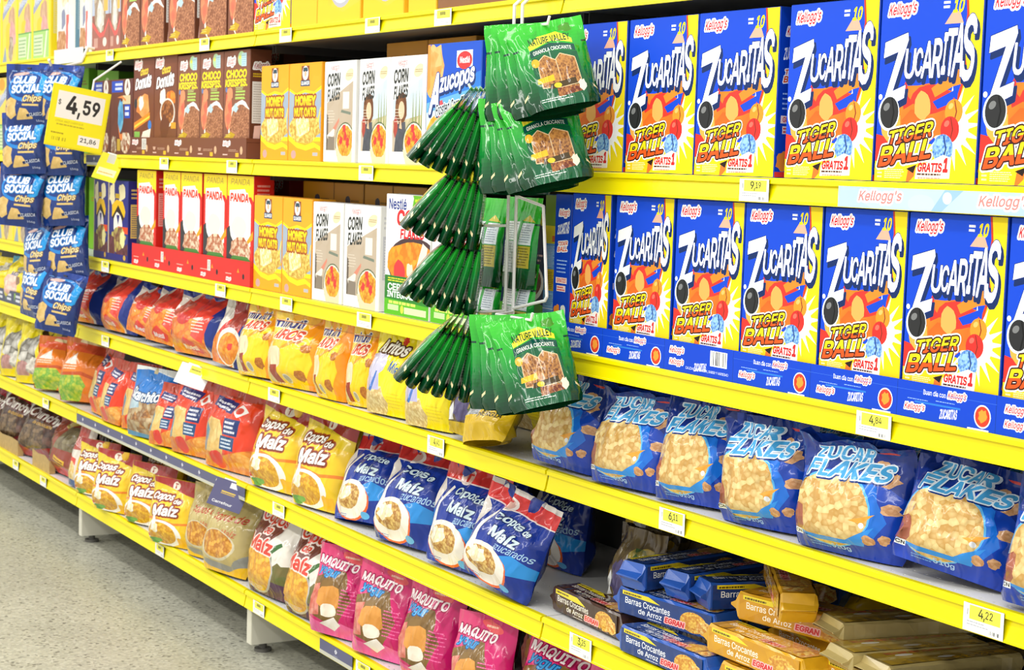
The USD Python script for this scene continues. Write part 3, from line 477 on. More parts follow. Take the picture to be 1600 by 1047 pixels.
# second shelf, level 2
for i, (x0, x1) in enumerate(((-4.162, -3.952), (-3.948, -3.722))):
    carton('cereal_box', f'yellow and green box behind the hanging blue snack packs, second shelf, {ORD[i]} of two', x0, x1, ZT[2], .262, .065, D['kidg'], D['kidss'], '#f4d94a')
for i, (x0, x1, h) in enumerate(((-3.44, -3.245, .285), (-3.149, -2.926, .277))):
    carton('cereal_box', f'green carton set back behind the yellow price sign, {("farther", "nearer")[i]} of two', x0, x1, ZT[2], h, .06, D['green'], None, '#5f9e1c', y=.13)
for i, (x0, x1) in enumerate(((-2.817, -2.637), (-2.632, -2.425))):
    carton('cereal_box', f'brown box with blue corner block beside the yellow price sign, {("farther", "nearer")[i]} of two', x0, x1, ZT[2], .224, .06, D['brb'], D['brbs'], '#6f3c2c')
tray('brown card tray holding the chocolate boxes on the second shelf', -2.42, -1.508, ZT[2], .052, .07, 5, '#7b4530', tray_choco_bar, 184, 60)
for i, (x0, x1) in enumerate(((-2.417, -2.237), (-2.232, -2.046))):
    carton('cereal_box', f'brown chocolate ring-cereal box with white name, {("farther", "nearer")[i]} of two on the second shelf', x0, x1, ZT[2] + .042, .240, .058, D['don%d' % i], D['dons'], '#83492f')
for i, (x0, x1) in enumerate(((-2.040, -1.868), (-1.864, -1.694), (-1.690, -1.512))):
    carton('cereal_box', f'brown puffed-rice box with yellow lettering on the second shelf, {ORD[i]} of three', x0, x1, ZT[2] + .042, .233, .058, D['ck'], D['cks'], '#83503c')
carton('cereal_box', 'dark brown carton set back above the oat boxes at the bay joint, second shelf', -1.754, -1.60, ZT[2], .291, .06, D['bror'], None, '#4a2a1c', y=.14)
for i, (x0, x1) in enumerate(((-1.435, -1.264), (-1.260, -1.072))):
    carton('cereal_box', f'orange honey-oat box on the second shelf, {("farther", "nearer")[i]} of two', x0, x1, ZT[2], .229, .06, D['honey'], D['honeys'], '#f7a81a')
carton('cereal_box', 'white corn-flake box with a kitchen picture on the second shelf', -1.055, -.886, ZT[2], .227, .055, D['corn0'], D['corns'], '#f3f2ef')
for i, (x0, x1) in enumerate(((-.868, -.716), (-.713, -.548))):
    carton('cereal_box', f'white corn-flake box with a brown-haired figure on the second shelf, {("farther", "nearer")[i]} of two', x0, x1, ZT[2], .227, .055, D['corn1'], D['corns'], '#f3f2ef')
for i, (x0, x1) in enumerate(((-.978, -.776), (-.772, -.556))):
    carton('cereal_box', f'plain amber carton set back behind the white boxes, second shelf, {("farther", "nearer")[i]} of two', x0, x1, ZT[2], .273, .06, D['plain'], None, '#c98a1a', y=.13)
for i, (x0, x1) in enumerate(((-.544, -.315), (-.298, -.07))):
    carton('cereal_box', ('blue frosted-flake box with white name beside the white corn-flake boxes', 'blue frosted-flake box half hidden behind the hanging green packs')[i], x0, x1, ZT[2], .246, .06, D['frost'], D['frosts'], '#2a62cc')
for i, (x0, x1, yw) in enumerate(((-.004, .194, 0), (.202, .400, 0), (.404, .609, .4), (.635, .833, 0), (.838, 1.036, .3), (1.041, 1.240, 0))):
    carton('cereal_box', f'blue and yellow ball-offer box on the second shelf, {ORD[i]} from the hanging green packs', x0, x1, ZT[2], .2575, .057, D['tig'], D['tigs'], ('#f3d91a' if 0 else '#0f43bd'), yaw=yw, group='ball-offer boxes on the second shelf')
# third shelf, level 3
for i, (x0, x1) in enumerate(((-4.18, -3.965), (-3.959, -3.732), (-3.728, -3.513))):
    carton('cereal_box', f'yellow cereal box on the third shelf behind the blue snack packs, {ORD[i]} of three', x0, x1, ZT[3], .262, .065, D['kids'], D['kidss'], '#f4d94a')
for i, (x0, x1) in enumerate(((-2.792, -2.652), (-2.648, -2.456))):
    carton('cereal_box', f'dark blue chocolate cereal box with yellow arch, {("farther", "nearer")[i]} of two beside the red boxes', x0, x1, ZT[3], .242, .06, D['dkb'], D['dkbs'], '#2d2f7a')
tray('red card tray holding the five red and white boxes', -2.392, -1.468, ZT[3], .064, .07, 5, '#dc2f2a', tray_panda, 185, 80)
for i, (x0, x1) in enumerate(((-2.375, -2.208), (-2.147, -2.006), (-2.002, -1.838), (-1.825, -1.656), (-1.653, -1.472))):
    carton('cereal_box', f'red box with large white shape in the red tray, {ORD[i]} from the far end', x0, x1, ZT[3] + .0515, .227, .055, D['panda'], D['pandas'], '#d92a22', group='red boxes in the red tray')
carton('cereal_box', 'dark red carton set back above the oat boxes on the third shelf', -1.748, -1.55, ZT[3], .28, .06, D['redr'], None, '#93231a', y=.14)
for i, (x0, x1) in enumerate(((-1.466, -1.287), (-1.283, -1.110))):
    carton('cereal_box', f'orange honey-oat box on the third shelf, {("farther", "nearer")[i]} of two', x0, x1, ZT[3], .232, .06, D['honey'], D['honeys'], '#f7a81a')
for i, (x0, x1) in enumerate(((-1.103, -.937), (-.929, -.746))):
    carton('cereal_box', f'white corn-flake box with a kitchen picture on the third shelf, {("farther", "nearer")[i]} of two', x0, x1, ZT[3], .228, .055, D['corn0'], D['corns'], '#f3f2ef')
for i, (x0, x1) in enumerate(((-1.436, -1.252), (-1.248, -1.084), (-1.077, -.93), (-.925, -.76))):
    carton('cereal_box', f'plain amber carton set back behind the white and orange boxes, third shelf, {ORD[i]} of four', x0, x1, ZT[3], .271, .06, D['plain2'], None, '#a8761a', y=.13, group='amber cartons set back on the third shelf')
for i, (x0, x1) in enumerate(((-.718, -.510), (-.502, -.312))):
    carton('cereal_box', ('white and green whole-grain corn-flake box standing clear on the third shelf', 'white and green corn-flake box half hidden behind the hanging green packs')[i], x0, x1, ZT[3], .258, .06, D['nest'], D['nests'], '#f3f3f0')
carton('cereal_box', 'dark blue and green bran box in shade behind the wire hanger', -.295, -.095, ZT[3], .25, .05, D['spec'], None, '#0e2146', y=.05)
tray('blue card tray along the near end of the third shelf under the ball-offer boxes', -.025, 1.295, ZT[3], .050, .075, 7, '#0a46d2', tray_tiger, 184, 48)
carton('cereal_box', 'cereal box turned to show its pale blue nutrition side, third shelf', -.070, -.024, ZT[3] + .0405, .235, .18, D['nut'], None, '#6aa2dc', y=.02)
carton('cereal_box', 'cereal box turned to show its narrow blue side, third shelf', -.021, .035, ZT[3] + .0405, .2375, .18, D['tigs'], None, '#0f43bd', y=.012)
for i, (x0, x1) in enumerate(((.038, .164), (.180, .353), (.361, .543), (.546, .731), (.736, .912), (.916, 1.101), (1.106, 1.29))):
    carton('cereal_box', f'blue and yellow ball-offer box in the blue tray, {ORD[i]} from the hanging green packs', x0, x1, ZT[3] + .0405, .2405, .055, D['tig'], D['tigs'], '#0f43bd', group='ball-offer boxes in the blue tray')
# ------------------------------------------------------------------ bags: designs
def d_flakes():
    s = Sheet(205, 205, '#1746b6', '#143ea6', .015, .6); s(P((0, 140), (0, 205), (205, 205), (205, 110), (150, 150)), '#122f86'); s(P((30, 96), (96, 152), (160, 128), (186, 70), (160, 24)), '#1c70d8'); s(P((0, 0), (0, 40), (90, 24), (205, 44), (205, 0)), '#1c3fae')
    s(E(84, 78, 80, 66), '#5db4ee'); s(E(84, 77, 77, 63), '#f3dc9c', '#c79a52', .1, 1); s(BLOB(16, 52, 24, 26, 3, .2), '#8a4a34', '#a8604a', .08, 1)
    s(P((0, 34), (60, 20), (150, 24), (170, 60), (120, 30), (60, 28)), '#2f8fe6')
    for cx, cy, r in ((176, 140, 12), (160, 36, 9), (188, 92, 10), (150, 164, 8), (184, 40, 8)): s(BLOB(cx, cy, r * 1.2, r, int(cx)), '#e3b487', '#c08a5a', .2, 1)
    s(P((120, 138), (152, 158), (150, 150), (128, 132)), '#5a9a3c'); s(P((128, 66), (170, 82), (150, 62)), '#e8a23a'); s(E(150, 60, 5), '#e9eef4')
    t = shapely.union_all([TX('ZUCAR', 36, 160, 132, 188, 5, .2, 4), TX('FLAKES', 24, 128, 172, 158, 6, .2, 8)]); s(affinity.translate(O(t, 2.5), 2, -3), '#12307a'); s(O(t, 2.6), '#e4f1fb'); s(t, '#4aa6e0')
    s(E(162, 194, 20, 9), '#cf3a34'); s(LINES(150, 190, 174, 198, 1, .6, 3), '#f4d0c8'); s(TX('510g', 86, 8, 122, 18, 4), '#a9c9f2'); s(LINES(44, 8, 84, 16, 2, .5, 4), '#5f8fd8'); s(R(10, 22, 30, 32), '#eef2f6'); s(TX('CN', 12, 24, 28, 30, 5), '#1b1d22'); s(R(0, 190, 205, 205), '#112c7c'); return s
def d_copos(top='#a5332e'):
    s = Sheet(200, 230, '#f6d02a', '#f3c626', .01, .6); s(P((0, 230), (0, 214), (200, 176), (200, 230)), top); s(E(100, 208, 17, 15), '#f4e7d4'); s(TX('T', 92, 199, 108, 217, 7), '#a53a2e'); s(P((0, 176), (0, 214), (200, 176), (200, 150)), '#e3c62a')
    for t in (TX('Copos', 22, 148, 112, 178, 6, .1, 4), TX('de', 122, 150, 150, 166, 5, .1), TX('Maíz', 46, 100, 152, 138, 7, .1, 6)): s(O(t, 6.5), '#a8481c'); s(O(t, 4), '#7d3514'); s(t, '#fdfbf3')
    s(P((0, 88), (60, 96), (140, 84), (200, 92), (200, 84), (140, 76), (60, 88), (0, 80)), '#f0862a'); s(E(88, 42, 82, 46), '#f9f6ee'); s(E(84, 42, 66, 38), '#f6c73a', '#c98a1a', .12, 1); s(P((44, 50), (52, 110), (64, 108), (66, 48)), '#f7f4ec'); s(BLOB(60, 56, 22, 16, 3, .3), '#fbfaf4', '#f3e6b4', .1, 1)
    s(BLOB(38, 10, 20, 12, 5, .3), '#5a9c3a'); s(BLOB(62, 14, 16, 8, 7, .3), '#7ab84a'); s(BLOB(22, 26, 7, 6, 3), '#d63a2c'); s(BLOB(168, 18, 24, 18, 2), '#f2b92a'); return s
def d_coposblue():
    s = Sheet(195, 235, '#17379c', '#153088', .012, .6); s(R(0, 186, 195, 222), '#d53432'); s(R(0, 222, 195, 235), '#d9d2cc'); s(E(76, 196, 17, 18), '#f3e9e1'); s(E(76, 196, 13, 14), '#d9a99c'); s(TX('T', 68, 186, 84, 206, 7), '#cf3a34'); s(R(0, 183, 195, 186), '#e9d9d4')
    for t in (TX('Copos', 66, 150, 138, 172, 5, .15, -2), TX('de', 142, 148, 164, 162, 4, .15), TX('Maíz', 74, 114, 150, 142, 6, .15, -4)): s(O(t, 2.2), '#0d2468'); s(t, '#d5e9ef')
    s(TX('azucarados', 100, 92, 186, 110, 2, .3, 4), '#a9cdea'); s(P((40, 40), (150, 96), (195, 84), (195, 60), (120, 40)), '#2a8fdc')
    s(E(84, 46, 70, 48), '#ee6a2c'); s(E(82, 49, 68, 46), '#f6efe2'); s(E(78, 54, 50, 30), '#f0cf7a', '#a8702c', .14, 1); s(BLOB(60, 60, 26, 18, 4, .3), '#fbf7ea', '#f0dfae', .1, 1); s(P((26, 66), (34, 130), (52, 172), (58, 168), (46, 128), (44, 62)), '#f1ece4'); s(P((0, 100), (24, 120), (30, 160), (14, 186), (0, 186)), '#dcd4cc'); s(E(140, 14, 14, 8), '#5fb4e8'); s(LINES(20, 6, 70, 14, 2, .4, 3), '#5f7fc4'); return s
def d_coposred():
    s = Sheet(190, 228, '#cfc4b4', '#c4b6a4', .012, .6); s(P((0, 110), (0, 228), (110, 228), (128, 170), (96, 120)), '#7a4438', '#6c3a30', .02, .7); s(P((96, 120), (128, 170), (110, 228), (190, 228), (190, 60), (140, 70)), '#e9e3d8'); s(P((120, 124), (150, 146), (156, 138), (132, 112), (146, 60), (170, 40), (150, 34), (122, 60)), '#3f6a34'); s(BLOB(160, 60, 26, 34, 4, .2), '#7a6a3a', '#5c6a34', .05, .9); s(P((0, 0), (0, 50), (190, 40), (190, 0)), '#5c3656', '#4c2c4a', .02, .8)
    s(E(70, 66, 74, 64), '#b9b4ae'); s(E(70, 66, 69, 59), '#f4c03c', '#d08e22', .09, 1)
    for t in (TX('Copos', 14, 180, 128, 214, 6, .1, -6), TX('de', 60, 156, 92, 176, 5), TX('Maíz', 10, 112, 128, 152, 7, .1, -8)): s(O(t, 4), '#ecdcd2'); s(t, '#d8402f')
    s(LINES(14, 10, 100, 22, 3, .4, 3), '#d8cfe0'); return s
def d_coposclear():
    s = Sheet(200, 235, '#c9b87e', '#bda968', .012, .8); s(P((0, 150), (0, 235), (200, 235), (200, 170)), '#a8965c', '#b9a870', .02, .8); t = TX('Copos de', 40, 136, 176, 166, 4, .2, 6); s(t, '#b5442a'); s(TX('Maíz', 120, 104, 164, 124, 4, .2), '#c4714a'); s(P((0, 0), (0, 70), (40, 30), (160, 26), (200, 70), (200, 0)), '#9a9a92', '#8a8a84', .02, .8); s(P((0, 0), (0, 24), (60, 10), (140, 8), (200, 34), (200, 0)), '#f0bd22'); s(E(96, 76, 76, 44), '#d8cfae'); s(E(96, 78, 70, 39), '#edb64a', '#b9731f', .1, 1); return s
def d_pink():
    s = Sheet(185, 230, '#d61f70', '#c21a64', .012, .6); s(P((0, 150), (0, 230), (60, 230), (90, 160), (60, 140)), '#e8457f'); s(P((20, 50), (14, 140), (110, 176), (156, 100), (116, 24)), '#8a6a34', '#6f5128', .03, .7); s(P((0, 40), (10, 120), (50, 130), (60, 50)), '#e2a08c', '#d06a5a', .07, 1); s(BLOB(84, 96, 40, 34, 3, .15), '#e2a04a', '#d08a3a', .04, .7); s(BLOB(88, 66, 26, 18, 5, .1), '#f3e7d4')
    s(P((0, 0), (0, 44), (60, 30), (130, 40), (185, 30), (185, 0)), '#f06aa8', '#ea5a9c', .03, .8); s(P((60, 28), (110, 52), (130, 34), (100, 14)), '#f4efe8')
    t = TX('MAQUITO', 10, 176, 140, 200, 6, .2, -8); s(O(t, 3), '#a8124f'); s(t, '#f4e9ea'); t = TX('yogur', 20, 150, 96, 172, 5, .2, -6); s(O(t, 2), '#0f4a8a'); s(t, '#3a9ad8'); s(LINES(120, 60, 170, 130, 8, .3, 4), '#ee6aa4'); s(E(120, 206, 34, 12, -14), '#e8555a'); s(LINES(98, 202, 140, 210, 1, .6, 2), '#f7c9b0'); return s
def d_nutri():
    s = Sheet(190, 215, '#f9bf1e', '#f6b31a', .01, .6); s(P((60, 0), (80, 120), (150, 215), (190, 215), (190, 0)), '#f99a1c'); s(P((60, 0), (78, 110), (150, 160), (170, 80), (150, 0)), '#fbcf1c'); s(P((0, 10), (4, 120), (40, 132), (58, 60), (50, 8)), '#e9dfae', '#c9b97a', .09, 1); s(P((0, 124), (10, 215), (60, 215), (56, 140)), '#f7d24a')
    s(BLOB(52, 84, 36, 34, 3, .1), '#f3d8b0'); s(P((50, 8), (44, 60), (70, 64), (74, 10)), '#a03c22')
    for cx, cy, r in ((142, 40, 15), (150, 122, 12), (118, 140, 9)): s(BLOB(cx, cy, r * 1.2, r, int(cx), .2), '#c9822c', '#a8621c', .2, 1)
    t = TX('minutri', 6, 170, 108, 198, 6, .2, 4); s(O(t, 2.5), '#f4ead0'); s(t, '#2c2f7e'); t = TX('AROS', 26, 138, 120, 168, 8, .15, 2); s(O(t, 3), '#fbf2dc'); s(t, '#d8432a'); s(E(96, 26, 13, 14), '#d9d6cc'); s(E(96, 26, 10, 11), '#a9a494'); s(TX('200g', 50, 3, 100, 11, 3), '#f7e6b0'); s(R(0, 190, 190, 192), '#e08a1a'); return s
def d_dog():
    s = Sheet(190, 212, '#f9e51c', '#f6de14', .01, .6); s(P((0, 0), (0, 60), (90, 70), (120, 30), (100, 0)), '#f1dfa4', '#c8a866', .13, 1); s(P((10, 56), (0, 150), (60, 160), (84, 60)), '#a9a6d0', '#c3c0e0', .03, .7); s(BLOB(54, 130, 34, 36, 4, .2), '#c9c6dc'); s(P((40, 56), (60, 108), (66, 108), (56, 54)), '#3a6fc0')
    t = TX('Aritos', 24, 160, 140, 196, 6, .15, -6); s(O(t, 4.5), '#5a3a20'); s(t, '#fdf8ea'); s(STAR(112, 196, 10, 14, 7), '#dd3a2a'); s(TX('Miel', 106, 112, 150, 142, 5, .15, -14), '#2c5fa8'); s(LINES(120, 20, 170, 60, 5, .3, 4), '#e2c81a'); return s
def d_redflake():
    s = Sheet(190, 225, '#e5451f', '#df3c1c', .01, .6); s(R(0, 190, 190, 225), '#b9432a'); s(P((20, 166), (24, 192), (118, 182), (112, 152)), '#2b2f72'); s(LINES(30, 164, 110, 184, 2, .55, 3, -.1), '#e9e9f2'); s(P((116, 160), (136, 182), (158, 164), (138, 146)), '#f6f1ea'); s(E(136, 164, 9, 9), '#d9422a')
    s(P((20, 20), (14, 100), (40, 136), (90, 130), (110, 60), (90, 10)), '#eed28c', '#d8b060', .06, 1); s(P((8, 40), (30, 120), (48, 100), (40, 40)), '#6fa4b4', '#4a8498', .05, .9); s(R(100, 96, 150, 140), '#20356e'); s(R(94, 56, 144, 92), '#174a78'); s(LINES(104, 100, 146, 136, 3, .5, 5), '#e4e8f0'); s(LINES(98, 60, 140, 88, 3, .5, 6), '#cfdce8')
    s(P((0, 0), (0, 30), (40, 44), (110, 40), (190, 70), (190, 0)), '#f0a43c', '#d8701c', .06, 1); s(BLOB(80, 26, 26, 24, 3, .1), '#dd3f33'); s(BLOB(160, 34, 24, 24, 5, .2), '#f6c46a', '#e08a2c', .1, 1); return s
def d_skar():
    s = Sheet(180, 230, '#d9c9a0', '#8a6236', .06, 1); s(P((0, 130), (20, 110), (70, 128), (120, 110), (180, 140), (180, 230), (0, 230)), '#1d74c4'); s(P((0, 214), (60, 222), (180, 206), (180, 230), (0, 230)), '#eef2f2'); s(P((0, 120), (30, 84), (84, 96), (70, 130)), '#8fb0c0', '#b9cdd4', .06, .9); t = TX('Skarchitos', 22, 128, 168, 164, 6, .05, 0, -14); s(O(t, 3.5), '#17406e'); s(t, '#eaf2f4')
    for cx, cy, r in ((70, 60, 22), (120, 74, 24), (100, 34, 20), (140, 40, 16)): s(P((cx - r, cy - r * .5), (cx + r * .8, cy - r * .2), (cx, cy + r)), '#c98f4a', '#7a4c22', .1, 1)
    s(P((0, 0), (0, 16), (180, 10), (180, 0)), '#4a8cb4'); return s
def d_orange():
    s = Sheet(170, 215, '#f0862a', '#e8781f', .012, .7); s(P((0, 170), (0, 215), (170, 215), (170, 150)), '#dc3a2c', '#e86a3a', .03, .8); s(P((20, 200), (150, 180), (150, 192), (24, 212)), '#f0d9a0'); s(P((30, 120), (56, 160), (80, 118)), '#f4ece0'); s(LINES(24, 100, 84, 116, 2, .5, 3), '#f7e4cc'); s(P((0, 0), (0, 84), (90, 92), (118, 50), (80, 0)), '#d8d84a', '#6fae3a', .09, 1); s(P((0, 88), (100, 96), (170, 70), (170, 60), (100, 84), (0, 78)), '#c9541c'); return s
def d_fruit():
    s = Sheet(195, 205, '#d9cfc2', '#e2dad0', .02, .8); s(P((0, 0), (0, 90), (60, 120), (130, 110), (160, 60), (150, 0)), '#f0a03a', '#d86a1c', .07, 1); s(P((60, 205), (40, 150), (90, 110), (160, 130), (165, 205)), '#d9382c', '#e24a38', .02, .6); s(P((10, 120), (30, 175), (70, 160), (60, 110)), '#9a4032', '#c85a44', .06, 1); s(BLOB(70, 112, 24, 22, 3, .1), '#c9342c'); s(P((160, 0), (150, 110), (165, 205), (195, 205), (195, 0)), '#22378a', '#1d2f78', .02, .6); s(P((0, 205), (60, 205), (40, 180), (0, 190)), '#2a3f92'); s(P((110, 60), (140, 130), (160, 130), (150, 40)), '#e34a3a'); s(LINES(112, 70, 150, 120, 5, .4, 4), '#f4d9cc'); s(P((60, 20), (90, 52), (140, 30), (130, 8)), '#d8392e'); s(TX('Muesli', 72, 16, 122, 30, 4, .1), '#e9eef4'); return s
def d_whitefruit():
    s = d_fruit(); s(P((0, 205), (0, 40), (60, 110), (110, 205)), '#dcd6cc'); s(P((60, 205), (90, 120), (150, 110), (195, 205)), '#a8443c'); s(E(120, 60, 62, 60), '#efe9dc'); s(E(124, 54, 54, 50), '#f0a83a', '#d97a22', .09, 1); s(BLOB(140, 60, 14, 12, 3), '#d8392e'); return s
def d_animal():
    s = Sheet(170, 205, '#f0df2a', '#e4d01a', .02, .7); s(BLOB(70, 110, 46, 60, 3, .3), '#f3f0e6', '#5c5648', .04, 1); s(BLOB(50, 40, 34, 40, 5, .25), '#8a5f5a', '#c99a94', .05, .9); s(BLOB(110, 60, 30, 34, 7, .3), '#4a4438', '#e9e4d6', .06, .9); s(E(120, 178, 18, 16), '#4a3c20'); s(P((0, 0), (0, 22), (170, 30), (170, 0)), '#f3dc1c'); return s
def d_babybag():
    s = Sheet(170, 200, '#f3dd2a', '#e9cf1c', .02, .7); s(BLOB(70, 70, 50, 56, 3, .25), '#f4ead8', '#e2a89a', .05, .9); s(BLOB(110, 150, 34, 26, 7, .3), '#5a5448', '#e9e4d6', .06, .9); s(P((0, 205), (0, 150), (60, 205)), '#1d9ac0'); s(BLOB(110, 90, 16, 20, 2), '#8a6a54'); s(TX('MIX', 60, 110, 110, 130, 6, .2), '#3a4a7a'); s(R(0, 0, 170, 16), '#e8c81a'); return s
def d_crunchy():
    s = Sheet(185, 215, '#6f4a3a', '#3f2a20', .06, 1); s(P((0, 190), (0, 215), (185, 215), (185, 150), (110, 170)), '#a82838', '#8c2030', .02, .6); s(P((0, 160), (40, 215), (52, 215), (14, 150)), '#e2d8cc'); t = TX('Crunchy', 26, 138, 168, 176, 5, .2, -22); s(O(t, 2.4), '#6a1c28'); s(t, '#ebe6da'); s(BLOB(80, 70, 60, 50, 3, .2), '#8a7050', '#4c3a28', .08, 1); s(P((0, 0), (0, 40), (70, 20), (185, 50), (185, 0)), '#8c2230', '#a83a34', .03, .7); s(TX('de chocolate', 70, 118, 150, 130, 3, .2, -10), '#d9a83a'); return s
def d_chocolabel():
    s = Sheet(185, 205, '#9a4a38', '#8a3c2e', .02, .7); s(P((70, 90), (90, 170), (170, 180), (180, 90)), '#8f8464', '#6a5c44', .06, 1); s(P((0, 20), (6, 110), (50, 140), (60, 40)), '#86724c', '#5c4630', .07, 1); s(P((80, 50), (82, 66), (140, 52), (138, 36)), '#dcae2a'); s(LINES(84, 42, 136, 60, 2, .5, 3, -.2), '#7a3a1c'); s(P((60, 170), (120, 205), (130, 196), (80, 160)), '#b8a04a'); s(P((60, 0), (60, 24), (140, 30), (140, 0)), '#c9302c'); return s
def d_redwhite():
    s = Sheet(160, 210, '#e6ddd2', '#d8cfc4', .02, .7); s(P((0, 120), (0, 210), (110, 210), (120, 130)), '#a8544a', '#c9493c', .03, .7); t = TX('NUTRI', 12, 140, 104, 166, 6, .1, -4); s(O(t, 2), '#f2e9e2'); s(t, '#cf3a34'); s(P((0, 70), (0, 100), (90, 96), (90, 74)), '#dc4a3c'); s(E(50, 50, 44, 34), '#f1e4b8', '#d8b04a', .1, 1); s(P((0, 0), (0, 24), (160, 20), (160, 0)), '#3f5f9a'); return s
def d_dark():
    s = Sheet(170, 190, '#4a3f34', '#6a5a3a', .04, 1); s(BLOB(60, 80, 40, 40, 3, .3), '#5a527a'); s(P((0, 0), (0, 30), (170, 50), (170, 0)), '#e2c21c', '#c9a818', .05, .8); s(BLOB(120, 120, 40, 40, 5, .3), '#c9a84a', '#3f5a34', .06, 1); s(P((0, 30), (20, 90), (40, 40)), '#e4e4e0'); return s
def d_yellowcrumple():
    s = Sheet(170, 190, '#f0c81c', '#e2b81a', .03, .8); s(P((0, 60), (0, 190), (90, 190), (80, 70)), '#dfe2e6', '#8a8c90', .05, 1); s(P((80, 120), (90, 190), (170, 190), (170, 130)), '#8c7e62', '#4a4236', .05, 1); s(TX('ENERGIA', 80, 60, 150, 78, 5, .1, 6), '#3a3420'); s(BLOB(30, 130, 12, 10, 3), '#cf4a5a'); return s
def d_club():
    s = Sheet(150, 190, '#17367e', '#142f70', .015, .6); s(E(78, 122, 66, 46, 12), '#1f7fd0'); s(E(74, 124, 54, 37, 12), '#153a86'); s(P((110, 80), (136, 100), (146, 150), (120, 160)), '#1a9ae8')
    for t in (TX('CLUB', 28, 128, 102, 152, 7, .1, 2), TX('SOCIAL', 24, 98, 124, 124, 7, .1, 6)): s(O(t, 3), '#1173c0'); s(t, '#fbfdfd')
    t = TX('Chips', 62, 70, 122, 94, 4, .3, 2); s(O(t, 2.2), '#7a5a24'); s(t, '#f6e3a8'); s(R(64, 62, 118, 68), '#dcbf74'); s(E(52, 160, 26, 5, 8), '#d9b0a8')
    for pts in (((4, 74), (24, 84), (40, 76), (36, 60), (10, 58)), ((4, 54), (36, 56), (40, 34), (22, 24), (6, 36)), ((46, 22), (58, 52), (76, 50), (96, 26))): s(O(P(*pts), 3), '#e0c27e', '#d0ac62', .1, .8)
    s(P((78, 36), (138, 48), (138, 40), (80, 28)), '#12295e'); s(TX('CLASICA', 88, 30, 134, 40, 3, .1, 5), '#c9d2e6'); s(TX('156g', 108, 14, 132, 21, 3), '#b9c4de'); s(R(0, 172, 150, 190), '#1b3c92'); s(LINES(20, 166, 60, 172, 1, .5, 3), '#5f8fd0'); s(P((110, 172), (130, 186), (132, 180), (116, 170)), '#3f6ac4'); return s
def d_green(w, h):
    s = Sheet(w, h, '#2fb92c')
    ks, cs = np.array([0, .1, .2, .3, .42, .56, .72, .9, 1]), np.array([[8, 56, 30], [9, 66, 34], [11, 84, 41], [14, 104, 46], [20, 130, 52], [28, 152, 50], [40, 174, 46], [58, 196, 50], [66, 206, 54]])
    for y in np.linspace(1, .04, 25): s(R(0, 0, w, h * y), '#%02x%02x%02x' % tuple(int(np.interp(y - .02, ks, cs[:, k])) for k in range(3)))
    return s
def d_granola():
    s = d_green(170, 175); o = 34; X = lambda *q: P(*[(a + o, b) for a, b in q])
    s(R(0, 122, 12, 126), '#0d4a30'); s(R(158, 122, 170, 126), '#0d4a30'); s(BLOB(94 + o, 156, 16, 9, 3), '#4f9a2a')
    s(P((0, 30), (9, 36), (9, 30), (0, 24)), '#e8d6a4'); s(P((170, 30), (161, 36), (161, 30), (170, 24)), '#e8d6a4')
    s(X((2, 128), (30, 148), (72, 152), (104, 132), (104, 122), (56, 134), (2, 118)), '#f3e13a'); s(TX('NATURE VALLEY', 6 + o, 128, 100 + o, 144, 4.5, 0, 0, 2), '#24502c'); s(X((0, 116), (52, 130), (106, 118), (106, 103), (52, 113), (0, 101)), '#0b4f40'); s(TX('GRANOLA CROCANTE', 8 + o, 106, 98 + o, 115, 4, 0, 0, 5), '#e9f2e2')
    s(X((0, 0), (0, 100), (50, 112), (108, 102), (108, 0)), '#0f5f38')
    for q in (((12, 40), (14, 90), (32, 102), (54, 88), (56, 36)), ((58, 36), (56, 90), (68, 100), (98, 88), (102, 40))): s(O(X(*q), 2.2), '#dcbd90'); s(X(*q), '#653622', '#c48a48', .22, 1)
    s(E(8 + o, 90, 9, 9), '#f0b22a'); s(X((2, 48), (4, 58), (42, 62), (42, 50)), '#efc022'); s(X((26, 34), (30, 44), (90, 50), (92, 38)), '#4a3a18'); s(E(46 + o, 40, 9, 5), '#f2cf2a'); s(X((42, 18), (42, 34), (96, 36), (98, 22)), '#c98a4a', '#6f3020', .22, 1); s(BLOB(102 + o, 34, 8, 11, 4), '#f3e9d4'); s(LINES(2 + o, 12, 76 + o, 20, 2, .4, 4), '#dfe9df'); return s
def d_granback():
    s = d_green(130, 175); s(R(0, 122, 12, 126), '#0d4a30'); s(R(118, 122, 130, 126), '#0d4a30'); s(R(14, 92, 62, 128), '#e4e8e6'); s(LINES(17, 95, 60, 126, 7, .4, 3), '#7c8688'); s(R(12, 30, 62, 90), '#b4bab6'); s(LINES(15, 34, 60, 88, 10, .35, 4), '#7e8784'); s(P((70, 130), (92, 142), (118, 128)), '#d8c83a'); s(R(72, 84, 116, 126), '#dfe6ee'); s(LINES(75, 88, 114, 124, 8, .4, 5), '#8694a4'); s(R(72, 40, 116, 82), '#b9a83a'); s(LINES(75, 44, 114, 80, 7, .4, 6), '#6a6424'); return s
